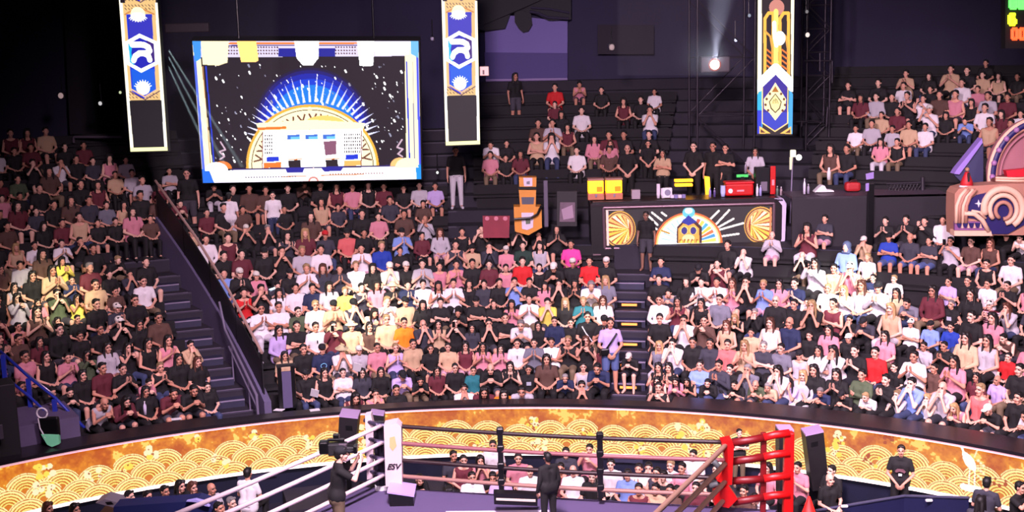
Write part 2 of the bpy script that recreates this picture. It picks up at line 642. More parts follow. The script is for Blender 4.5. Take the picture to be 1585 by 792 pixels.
# ------------------------------------------------------------------ lit gold fascia around the rim
def fascia():
    a0, a1, z0, z1 = -0.80, 0.80, 0.86, 1.90
    step = 0.0125
    W = int((a1 - a0) * R0 / step)
    H = int((z1 - z0) / step)
    U, V = np.meshgrid(np.linspace(0, (a1 - a0) * R0, W), np.linspace(z1 - z0, 0, H))
    def vn(x, y, s):
        xi, yi = np.floor(x / s).astype(int), np.floor(y / s).astype(int)
        fx, fy = x / s - xi, y / s - yi
        fx, fy = fx * fx * (3 - 2 * fx), fy * fy * (3 - 2 * fy)
        h = lambda i, j: np.abs(np.sin(i * 127.1 + j * 311.7) * 43758.5453) % 1
        return (h(xi, yi) * (1 - fx) + h(xi + 1, yi) * fx) * (1 - fy) + (h(xi, yi + 1) * (1 - fx) + h(xi + 1, yi + 1) * fx) * fy
    n = 0.5 * vn(U, V, 0.32) + 0.3 * vn(U, V, 0.11) + 0.2 * vn(U, V, 0.04)
    c0, c1, c2 = np.array([0.78, 0.36, 0.10]), np.array([1.0, 0.66, 0.18]), np.array([1.0, 0.86, 0.42])
    t_ = np.clip((n - 0.25) / 0.5, 0, 1)[..., None]
    rgb = c0 * (1 - t_) + c1 * t_
    rgb = np.where(t_ > 0.82, c2, rgb)
    # overlapping fan waves, drawn back row first
    P, S, Rw = 0.72, 0.235, 0.425
    rows_ = 5
    for j in range(rows_):
        cy = 0.33 - S * j
        ph = (j % 2) * P / 2
        i0 = np.round((U - ph) / P)
        for di in (0,):
            cx = (i0 + di) * P + ph
            lift = 0.07 * np.sin(i0 * 1.9 + j) * (j < 2)
            d = np.hypot(U - cx, (V - cy - lift) * 1.05)
            m = d < Rw
            b = (d / Rw * 6.6) % 1
            bright = b > (0.62 - 0.36 * np.clip(d / Rw, 0, 1))
            inner = d < Rw * 0.2
            wave = np.where(bright[..., None], np.array([1.0, 0.93, 0.46]), np.array([0.84, 0.42, 0.10]))
            glow = np.clip((d / Rw), 0, 1)[..., None]
            wave = np.where(bright[..., None], wave + np.array([.03, .07, .26]) * glow ** 2, wave)
            wave = np.where(inner[..., None], np.array([0.88, 0.50, 0.16]), wave)
            rgb = np.where(m[..., None], wave, rgb)
    # flower, cloud and crane motifs
    def blob(px, py, r, c, k=1.0):
        a = polar(on_r(px, py, R0))
        z = on_r(px, py, R0).z
        u, v = (a[1] - a0) * R0, z - z0
        rgb[np.hypot((U - u) / k, V - v) < r] = c
    hot, hot2, dk = (1.0, 0.97, 0.78), (1, 0.9, 0.35), (0.72, 0.30, 0.12)
    rr = random.Random(5)
    for mx, my, n_, sp in ((68, 728, 10, 15), (68, 756, 9, 14), (232, 699, 9, 10), (303, 680, 4, 8), (340, 712, 9, 14), (395, 673, 6, 9), (485, 690, 6, 12), (558, 668, 8, 12),
                           (553, 688, 8, 12), (826, 655, 12, 12), (833, 690, 8, 12), (1062, 668, 9, 14), (1092, 658, 9, 12), (1070, 690, 8, 10), (1300, 678, 10, 13), (1290, 697, 6, 10),
                           (1100, 700, 5, 10), (990, 690, 6, 8), (910, 668, 5, 9), (1145, 690, 5, 9), (145, 735, 6, 12), (190, 723, 5, 12), (740, 690, 6, 10), (480, 680, 4, 8)):
        for q in range(n_):
            blob(mx + rr.uniform(-sp, sp), my + rr.uniform(-sp, sp) * 0.7, rr.uniform(0.03, 0.075), hot if rr.random() < .6 else hot2)
        for q in range(n_ // 2):
            blob(mx + rr.uniform(-sp, sp) * .8, my + rr.uniform(-sp, sp) * 0.5, rr.uniform(0.012, 0.022), dk)
    for mx, my, n_, sp in ((1350, 712, 9, 14), (1375, 680, 9, 10), (1185, 640, 3, 6), (1550, 748, 6, 14), (990, 700, 5, 8)):
        for q in range(n_):
            blob(mx + rr.uniform(-sp, sp), my + rr.uniform(-sp, sp) * 0.7, rr.uniform(0.02, 0.045), dk if rr.random() < .6 else hot2)
    # the crane standing on a rock
    W1 = (1.15, 1.15, 1.1)
    for i in range(14):
        f_ = i / 13
        blob(1494 + 14 * f_, 702 + 22 * f_, 0.05 + 0.05 * math.sin(PI * f_), W1)
    for i in range(10):
        blob(1489 + i * 0.6, 690 + i * 1.6, 0.022, W1)
        blob(1502 - i * 0.2, 722 + i * 3.2, 0.016, W1)
        blob(1510 - i * 0.1, 722 + i * 3.2, 0.016, W1)
        blob(1509 + i * 0.7, 706 - i * 1.6, 0.016, hot)
    for i in range(9):
        blob(1492 + 3 * i, 752 + 0.7 * i, 0.07, W1)
        blob(1515 + (i % 3) * 4, 712 + 4 * i, 0.03, hot)
    an = np.linspace(a0, a1, W)
    zz = np.linspace(z1, z0, H)
    A_, Z_ = np.meshgrid(an, zz)
    rad = R0 - 0.03
    co = np.stack([CB.x + rad * np.sin(A_), CB.y + rad * np.cos(A_), Z_], -1)
    o = grid_mesh('lit_gold_panel', co, rgb, displaym, None, 1.0)
    tag(o, 'curved gold light panel of fan-shaped waves and cranes around the rim', 'light panel')
    o2 = MB().arc(R0 - 0.10, R0 + 0.05, 1.905, 1.965, a0, a1, 90).build('top_light_strip', mat('strip_pink', (0.98, 0.74, 0.80), 0.5, emit=0.75), o)
    o3 = MB().arc(R0 - 0.08, R0 + 0.05, 0.795, 0.855, a0, a1, 90).build('bottom_light_strip', mat('strip_white', (1.0, 0.93, 0.90), 0.5, emit=1.0), o)
    o4 = MB().arc(R0 - 0.02, R0 + 0.05, 0.80, 1.96, a0, a1, 90).build('panel_backing', blackgloss, o)


fascia()

# ================================================================== people: shapes
def cap(p0, r0, p1, r1):
    return ('c', Vector(p0), r0, Vector(p1), r1)


def el(c, r, rx=0.0):
    return ('e', Vector(c), r, rx)


def voxel(name, prims, size, smooth=2):
    bm = bmesh.new()
    for p in prims:
        if p[0] == 'c':
            _, a, ra, b, rb = p
            d = b - a
            L = max(d.length, 1e-4)
            Q = Matrix.Translation(a) @ d.to_track_quat('Z', 'Y').to_matrix().to_4x4()
            prof = [(ra * math.sin(t), -ra * math.cos(t)) for t in (0.3, 0.8, 1.3)] + [(rb * math.sin(t), L - rb * math.cos(t)) for t in (1.85, 2.35, 2.85)]
            rings = [[bm.verts.new(Q @ Vector((r_ * math.cos(i * PI / 6), r_ * math.sin(i * PI / 6), z_))) for i in range(12)] for r_, z_ in prof]
            for r0_, r1_ in zip(rings[:-1], rings[1:]):
                for i in range(12):
                    bm.faces.new((r0_[i], r0_[(i + 1) % 12], r1_[(i + 1) % 12], r1_[i]))
            bm.faces.new(rings[0][::-1])
            bm.faces.new(rings[-1])
        else:
            _, c, r, rx = p
            bmesh.ops.create_icosphere(bm, subdivisions=3, radius=1,
                                       matrix=Matrix.Translation(c) @ Matrix.Rotation(rx, 4, 'X') @ Matrix.Diagonal((*r, 1)))
    me = bpy.data.meshes.new(name)
    bm.to_mesh(me)
    bm.free()
    o = bpy.data.objects.new(name, me)
    col.objects.link(o)
    m = o.modifiers.new('r', 'REMESH')
    m.mode = 'VOXEL'
    m.voxel_size = size
    m.adaptivity = 0
    if smooth:
        s = o.modifiers.new('s', 'SMOOTH')
        s.iterations = smooth
        s.factor = 0.5
    dg = bpy.context.evaluated_depsgraph_get()
    dg.update()
    out = bpy.data.meshes.new_from_object(o.evaluated_get(dg))
    out.name = name
    bpy.data.objects.remove(o)
    bpy.data.meshes.remove(me)
    out.polygons.foreach_set('use_smooth', [True] * len(out.polygons))
    out.materials.clear()
    return out


def decim(me, ratio, name):
    o = bpy.data.objects.new('t', me)
    col.objects.link(o)
    d = o.modifiers.new('d', 'DECIMATE')
    d.ratio = ratio
    dg = bpy.context.evaluated_depsgraph_get()
    dg.update()
    out = bpy.data.meshes.new_from_object(o.evaluated_get(dg))
    out.name = name
    bpy.data.objects.remove(o)
    return out


def arm(S, E, W, ra=(0.046, 0.038, 0.026)):
    return [cap(S, ra[0], E, ra[1]), cap(E, ra[1] - 0.001, W, ra[2])]


def hand(W, d, n, side, curl=0.5):
    """palm from wrist W along d, palm facing n, thumb on the side given"""
    W, d, n = Vector(W), Vector(d).normalized(), Vector(n).normalized()
    n = (n - d * n.dot(d)).normalized()
    s = d.cross(n) * side
    out = []
    for k in (-1, 0, 1):
        out.append(cap(W + s * k * 0.012, 0.016, W + d * 0.075 + s * k * 0.026, 0.0125))
    for i, (off, L) in enumerate(((0.036, 0.066), (0.013, 0.076), (-0.012, 0.070), (-0.035, 0.054))):
        a = W + d * 0.078 + s * off
        c1 = (d * math.cos(curl * 0.6) + n * math.sin(curl * 0.6) + s * off * 1.6).normalized()
        c2 = (d * math.cos(curl * 1.5) + n * math.sin(curl * 1.5) + s * off * 1.0).normalized()
        b = a + c1 * L * 0.5
        out += [cap(a, 0.0105, b, 0.0095), cap(b, 0.0095, b + c2 * L * 0.5, 0.0075)]
    t0 = W + d * 0.022 + s * 0.026
    t1 = W + d * 0.052 + s * 0.060 + n * 0.012
    out += [cap(t0, 0.015, t1, 0.011), cap(t1, 0.011, t1 + (d + n * 0.4).normalized() * 0.032, 0.009)]
    return out


def head_prims(Hm):
    """head about its centre, face towards -Y, moved by Hm"""
    o = []
    q = Hm.to_euler().x
    T = lambda c: Hm @ Vector(c)
    o.append(el(T((0, 0.012, 0.028)), (0.074, 0.092, 0.088), q))      # skull
    o.append(el(T((0, -0.022, -0.035)), (0.057, 0.068, 0.078), q))    # face
    o.append(cap(T((-0.018, -0.052, -0.088)), 0.026, T((0.018, -0.052, -0.088)), 0.026))  # chin
    o.append(cap(T((0, -0.088, 0.012)), 0.010, T((0, -0.108, -0.022)), 0.015))            # nose
    o.append(cap(T((-0.038, -0.082, 0.022)), 0.011, T((0.038, -0.082, 0.022)), 0.011))    # brow
    for s in (-1, 1):
        o.append(el(T((s * 0.078, 0.008, -0.008)), (0.009, 0.020, 0.032), q))             # ears
        o.append(el(T((s * 0.040, -0.066, -0.030)), (0.022, 0.022, 0.022), q))            # cheeks
    o.append(cap(T((-0.017, -0.089, -0.052)), 0.008, T((0.017, -0.089, -0.052)), 0.008))  # mouth
    return o


def face_mats(me, Hm):
    inv = Hm.inverted()
    me.materials.append(skinm)
    me.materials.append(eyem)
    me.materials.append(lipm)
    idx = []
    for p in me.polygons:
        c = inv @ p.center
        k = 0
        if c.y < -0.055 and abs(c.x) < 0.08:
            if (abs(abs(c.x) - 0.032) < 0.014 and abs(c.z - 0.002) < 0.0085):
                k = 1
            elif abs(abs(c.x) - 0.034) < 0.021 and abs(c.z - 0.027) < 0.0055:
                k = 1
            elif abs(c.x) < 0.024 and abs(c.z + 0.053) < 0.008 and c.y < -0.08:
                k = 2
        idx.append(k)
    me.polygons.foreach_set('material_index', idx)


LEAN = {'a': 0.03, 'c': 0.08, 'x': -0.02, 'h': 0.25, 'p': 0.02, 'f': 0.62, 'S': 0.0, 'T': 0.0, 'U': 0.0, 'V': 0.1}
STAND = set('STUV')


def pose(kind):
    st = kind in STAND
    hz = 0.93 if st else 0.50                    # hip height
    L = LEAN[kind]
    Rm = Matrix.Translation((0, 0, hz)) @ Matrix.Rotation(L, 4, 'X')      # leans towards -Y
    T = lambda x, y, z: Rm @ Vector((x, y, z))
    S = {s: T(s * 0.175, 0, 0.47) for s in (-1, 1)}
    up = 0.55 * L
    Hm = Rm @ Matrix.Translation((0, -0.025, 0.685)) @ Matrix.Rotation(-up, 4, 'X')
    if st:
        legs = {s: [Vector((s * 0.095, 0, 0.90)), Vector((s * 0.11, -0.015, 0.50)), Vector((s * 0.12, 0.02, 0.08)), Vector((s * 0.15, -0.13, 0.035))] for s in (-1, 1)}
    else:
        legs = {s: [Vector((s * 0.095, -0.02, 0.50)), Vector((s * 0.14, -0.44, 0.51)), Vector((s * 0.13, -0.40, 0.09)), Vector((s * 0.16, -0.54, 0.04))] for s in (-1, 1)}
    A = {}
    for s in (-1, 1):
        if kind == 'a':
            A[s] = (T(s * 0.25, -0.06, 0.20), Vector((s * 0.10, -0.24, 0.62)), (-s * 0.55, -0.75, -0.1), (0, 0.1, -1), 0.35)
        elif kind == 'c':
            A[s] = (T(s * 0.26, -0.12, 0.24), T(s * 0.045, -0.27, 0.44), (-s * 0.05, -0.35, 0.93), (-s, 0, 0), 0.12)
        elif kind in 'xT':
            A[s] = (T(s * 0.25, -0.10, 0.22), T(-s * 0.05, -0.20 - 0.02 * s, 0.29 + 0.025 * s), (-s, 0.25, 0.1), (0, 1, 0), 0.5)
        elif kind == 'h':
            A[s] = (T(s * 0.17, -0.30, 0.34), T(s * 0.055, -0.20, 0.56), (-s * 0.25, 0.25, 0.9), (-s * 0.4, 1, 0), 0.35)
        elif kind == 'p':
            if s < 0:
                A[s] = (T(-0.22, -0.22, 0.38), T(-0.10, -0.30, 0.60), (0.2, -0.1, 0.95), (0.3, 1, 0), 0.8)
            else:
                A[s] = (T(0.25, -0.06, 0.22), T(0.06, -0.28, 0.50), (-0.6, -0.2, 0.7), (-0.6, 0.6, 0), 0.7)
        elif kind == 'f':
            A[s] = (Vector((s * 0.21, -0.34, 0.66)), Vector((s * 0.06, -0.52, 0.80)), (-s * 0.6, -0.3, 0.35), (-s, 0.3, -0.4), 0.6)
        elif kind == 'S':
            A[s] = (T(s * 0.26, -0.03, 0.18), T(s * 0.07, -0.19, 0.02), (-s * 0.5, -0.25, -0.8), (-s * 0.4, 1, 0), 0.5)
        elif kind == 'U':
            A[s] = (T(s * 0.24, 0.03, 0.18), T(s * 0.25, -0.05, -0.06), (0, -0.1, -1), (-s, 0, 0), 0.4)
        elif kind == 'V':       # shoulder camera: both hands up by the head
            A[s] = (T(s * 0.24, -0.22, 0.36), T(s * 0.13, -0.30, 0.60), (-s * 0.5, -0.3, 0.7), (-s * 0.6, 0.5, 0), 0.9)
    return dict(st=st, hz=hz, T=T, S=S, Hm=Hm, legs=legs, A=A)


VOX = 0.0075


def torso_prims(g, e=0.0):
    T = g['T']
    o = []
    for s in (-1, 1):
        o.append(cap(T(s * 0.07, 0.02, 0.02), 0.115 + e, T(s * 0.055, 0.01, 0.20), 0.098 + e))
        o.append(cap(T(s * 0.055, 0.01, 0.20), 0.098 + e, T(s * 0.085, 0.0, 0.36), 0.105 + e))
        o.append(cap(T(s * 0.06, 0.0, 0.38), 0.10 + e, T(s * 0.145, 0.005, 0.455), 0.058 + e))
        o.append(cap(T(s * 0.02, 0.01, 0.50), 0.055 + e, T(s * 0.14, 0.005, 0.465), 0.055 + e))
    return o


def build_body(kind):
    g = pose(kind)
    T = g['T']
    p = torso_prims(g)
    p.append(cap(T(0, 0.01, 0.50), 0.056, g['Hm'] @ Vector((0, 0.02, -0.06)), 0.050))
    p += head_prims(g['Hm'])
    for s in (-1, 1):
        h, k, a, t = g['legs'][s]
        p += [cap(h, 0.092, k, 0.062), cap(k, 0.062, k.lerp(a, 0.35), 0.056), cap(k.lerp(a, 0.35), 0.056, a, 0.037),
              cap(a, 0.038, t, 0.030), cap(a + Vector((0, 0.03, -0.035)), 0.034, t, 0.032)]
        E, W, d, n, cu = g['A'][s]
        p += arm(g['S'][s], E, W)
        p += hand(W, d, n, s, cu)
    me = voxel('person_body', p, VOX, 2)
    face_mats(me, g['Hm'])
    return me, g


def build_top(kind, style, g):
    """t tee, s sleeveless, l long sleeved"""
    e = 0.016
    T = g['T']
    p = torso_prims(g, e)
    z0 = 0.05 if g['st'] else -0.01
    p.append(cap(T(-0.08, 0.02, z0), 0.125 + e, T(0.08, 0.02, z0), 0.125 + e))
    p.append(cap(T(-0.078, 0.02, 0.07), 0.124 + e, T(0.078, 0.02, 0.07), 0.124 + e))
    if style == 's':
        p = [q for i, q in enumerate(p) if i % 4 != 3 or i >= 8]
    for s in (-1, 1):
        E, W = g['A'][s][0], g['A'][s][1]
        if style == 't':
            m = Vector(g['S'][s]).lerp(E, 0.62)
            p.append(cap(g['S'][s], 0.066, m, 0.060))
        elif style == 'l':
            p += [cap(g['S'][s], 0.064, E, 0.054), cap(E, 0.054, Vector(E).lerp(W, 0.93), 0.040)]
    if g['st'] and style == 'l':
        pass
    me = voxel('shirt', p, 0.012, 2)
    me.materials.append(fabric)
    return me


def build_bottom(st, style):
    g = pose('U' if st else 'a')
    e = 0.016
    hz = g['hz']
    p = [cap((-0.08, 0.02, hz + 0.02), 0.118 + e, (0.08, 0.02, hz + 0.02), 0.118 + e)]
    for s in (-1, 1):
        h, k, a, t = g['legs'][s]
        if style == 'long':
            p += [cap(h, 0.108, k, 0.078), cap(k, 0.078, Vector(k).lerp(a, 0.92), 0.062)]
            p += [cap(a + Vector((0, 0.035, -0.04)), 0.045, t + Vector((0, 0, 0.0)), 0.043)]
        elif style == 'short':
            p += [cap(h, 0.112, Vector(h).lerp(k, 0.78), 0.092)]
    me = voxel('trousers', p, 0.012, 2)
    me.materials.append(fabric)
    return me


def build_hair(style):
    if style == 'short':
        p = [el((0, 0.026, 0.040), (0.085, 0.093, 0.086)), el((0, 0.055, -0.01), (0.072, 0.060, 0.072))]
        p += [cap((-0.04, -0.040, 0.092), 0.026, (0.045, -0.040, 0.092), 0.028)]
    elif style == 'long':
        p = [el((0, 0.026, 0.042), (0.086, 0.098, 0.090))]
        for s in (-1, 1):
            p += [cap((s * 0.045, -0.03, 0.085), 0.045, (s * 0.074, 0.02, 0.0), 0.032),
                  cap((s * 0.074, 0.02, 0.0), 0.032, (s * 0.082, 0.0, -0.14), 0.030), cap((s * 0.082, 0.0, -0.14), 0.030, (s * 0.088, -0.035, -0.27), 0.020)]
            p += [cap((s * 0.04, 0.07, 0.0), 0.050, (s * 0.05, 0.09, -0.20), 0.045), cap((s * 0.05, 0.09, -0.20), 0.045, (s * 0.04, 0.10, -0.30), 0.03)]
    elif style == 'buzz':
        p = [el((0, 0.020, 0.036), (0.079, 0.092, 0.087))]
    elif style == 'cap':
        p = [el((0, 0.014, 0.050), (0.089, 0.104, 0.080)), cap((-0.045, -0.105, 0.052), 0.011, (0.045, -0.105, 0.052), 0.011),
             cap((-0.03, -0.155, 0.040), 0.010, (0.03, -0.155, 0.040), 0.010), cap((-0.03, -0.12, 0.046), 0.012, (0.03, -0.12, 0.046), 0.012),
             el((0, -0.118, 0.047), (0.070, 0.055, 0.010))]
    elif style == 'hat':
        p = [el((0, 0.012, 0.060), (0.092, 0.105, 0.078)), el((0, 0.008, 0.045), (0.160, 0.170, 0.014))]
    elif style == 'hood':
        p = [el((0, 0.030, 0.030), (0.100, 0.105, 0.110)), el((0, 0.05, -0.08), (0.10, 0.085, 0.09)), cap((-0.07, -0.03, -0.12), 0.035, (0.07, -0.03, -0.12), 0.035)]
    me = voxel('hair', p, 0.009, 1)
    me.materials.append(hairm if style in ('short', 'long', 'buzz') else fabric)
    return me


def light(me, n):
    if len(me.polygons) * 2 <= n:
        return me
    nm = me.name
    d = decim(me, n / (2.0 * len(me.polygons)), nm)
    bpy.data.meshes.remove(me)
    d.name = nm
    return d


BODY, TOPS, HEADM = {}, {}, {}
for k in 'acxhpfSTUV':
    BODY[k], g_ = build_body(k)
    BODY[k] = light(BODY[k], 7000)
    HEADM[k] = g_['Hm']
    for s_ in ('tsl' if k not in STAND else 'tl'):
        TOPS[k, s_] = light(build_top(k, s_, g_), 1300)
BOT = {(st, y): light(build_bottom(st, y), 1100) for st in (False, True) for y in ('long', 'short')}
HAIR = {k: light(build_hair(k), 600) for k in ('short', 'long', 'buzz', 'cap', 'hat', 'hood')}

CLR = {'W': ((.86, .84, .86), 'white'), 'w': ((.68, .66, .70), 'off-white'), 'K': ((.055, .05, .065), 'black'), 'N': ((.10, .14, .28), 'navy'),
       'n': ((.19, .19, .24), 'charcoal'), 'G': ((.42, .42, .48), 'grey'), 'P': ((.78, .50, .56), 'pink'), 'R': ((.75, .10, .12), 'red'),
       'B': ((.10, .22, .62), 'blue'), 'b': ((.45, .55, .80), 'light blue'), 'T': ((.74, .62, .50), 'beige'), 'O': ((.95, .48, .08), 'orange'),
       'Y': ((.85, .78, .35), 'yellow'), 'E': ((.28, .33, .24), 'olive green'), 'M': ((.36, .12, .17), 'maroon'), 'L': ((.70, .62, .82), 'lavender'),
       'C': ((.32, .22, .19), 'brown'), 'F': ((.85, .25, .60), 'magenta'), 'S': ((.80, .38, .38), 'salmon'), 'A': ((.10, .20, .17), 'dark green'), 'I': ((.12, .42, .46), 'teal')}
GARM = {'t': 't-shirt', 's': 'sleeveless top', 'l': 'long-sleeved top'}
HSTY = {'s': ('short', (.05, .04, .045), 'short dark hair'), 'l': ('long', (.06, .045, .05), 'long dark hair'), 'L': ('long', (.62, .50, .34), 'long blond hair'),
        'b': ('short', (.58, .48, .34), 'short fair hair'), 'r': ('long', (.28, .15, .10), 'long brown hair'), 'x': ('', (0, 0, 0), 'shaved head'),
        'c': ('cap', (.06, .06, .09), 'dark cap'), 'C': ('cap', (.85, .83, .80), 'white cap'), 'H': ('hat', (.80, .74, .60), 'pale sun hat'),
        'g': ('short', (.50, .48, .48), 'grey hair'), 'W': ('hood', (.30, .36, .48), 'blue-grey hood up'), 'R': ('cap', (.75, .10, .14), 'red cap'),
        'D': ('hat', (.05, .05, .06), 'black sun hat')}
PTXT = {'a': '', 'c': 'clapping', 'x': 'arms folded', 'h': 'hands at face', 'p': 'raising phone', 'f': 'leaning forward',
        'S': 'standing', 'T': 'standing with folded arms', 'U': 'standing', 'V': 'standing'}
BOTC = {'k': ('long', (.06, .055, .07)), 'j': ('long', (.20, .24, .38)), 'w': ('long', (.78, .76, .80)), 's': ('short', (.10, .10, .14)),
        'd': ('short', (.30, .36, .55)), 'e': ('long', (.45, .38, .30)), 'q': ('short', (.80, .62, .70)), 'g': ('short', (.25, .24, .28))}
SKIN = [(.84, .63, .55), (.80, .58, .49), (.88, .70, .62), (.74, .52, .43), (.84, .62, .53)]


def jit(c, a=0.05):
    k = 1 + random.uniform(-a, a)
    return (*[min(1, max(0, v * k)) for v in lin(c)], 1)


def child(name, me, parent, c, mtx=None):
    o = bpy.data.objects.new(name, me)
    col.objects.link(o)
    o.parent = parent
    if mtx is not None:
        o.matrix_local = mtx
    if c is not None:
        o.color = c
    return o


def make_person(p, loc, rz, sc, label, group, skin=None):
    """p: dict top garment hair pose bottom"""
    o = bpy.data.objects.new('person', BODY[p['pose']])
    col.objects.link(o)
    o.location = loc
    o.rotation_euler = (0, 0, rz)
    o.scale = (sc, sc, sc)
    o.color = jit(skin or random.choice(SKIN), 0.1)
    tag(o, label, 'person', group)
    gm = p['garm'] if (p['pose'], p['garm']) in TOPS else 't'
    child('shirt', TOPS[p['pose'], gm], o, jit(CLR[p['top']][0], .1))
    b = BOTC[p['bot']]
    child('trousers' if b[0] == 'long' else 'shorts', BOT[p['pose'] in STAND, b[0]], o, jit(b[1], .25))
    hs = HSTY[p['hair']]
    if hs[0]:
        if hs[0] in ('cap', 'hat'):
            child('hair', HAIR['buzz'] if random.random() < .6 else HAIR['short'], o, jit((.06, .045, .045)), HEADM[p['pose']])
        child({'cap': 'cap', 'hat': 'hat', 'hood': 'hood'}.get(hs[0], 'hair'), HAIR[hs[0]], o, jit(hs[1], .3),
              HEADM[p['pose']] @ (Matrix.Diagonal((1.03, 1.03, 1.03, 1)) if hs[0] in ('cap', 'hat') else Matrix.Identity(4)))
    return o

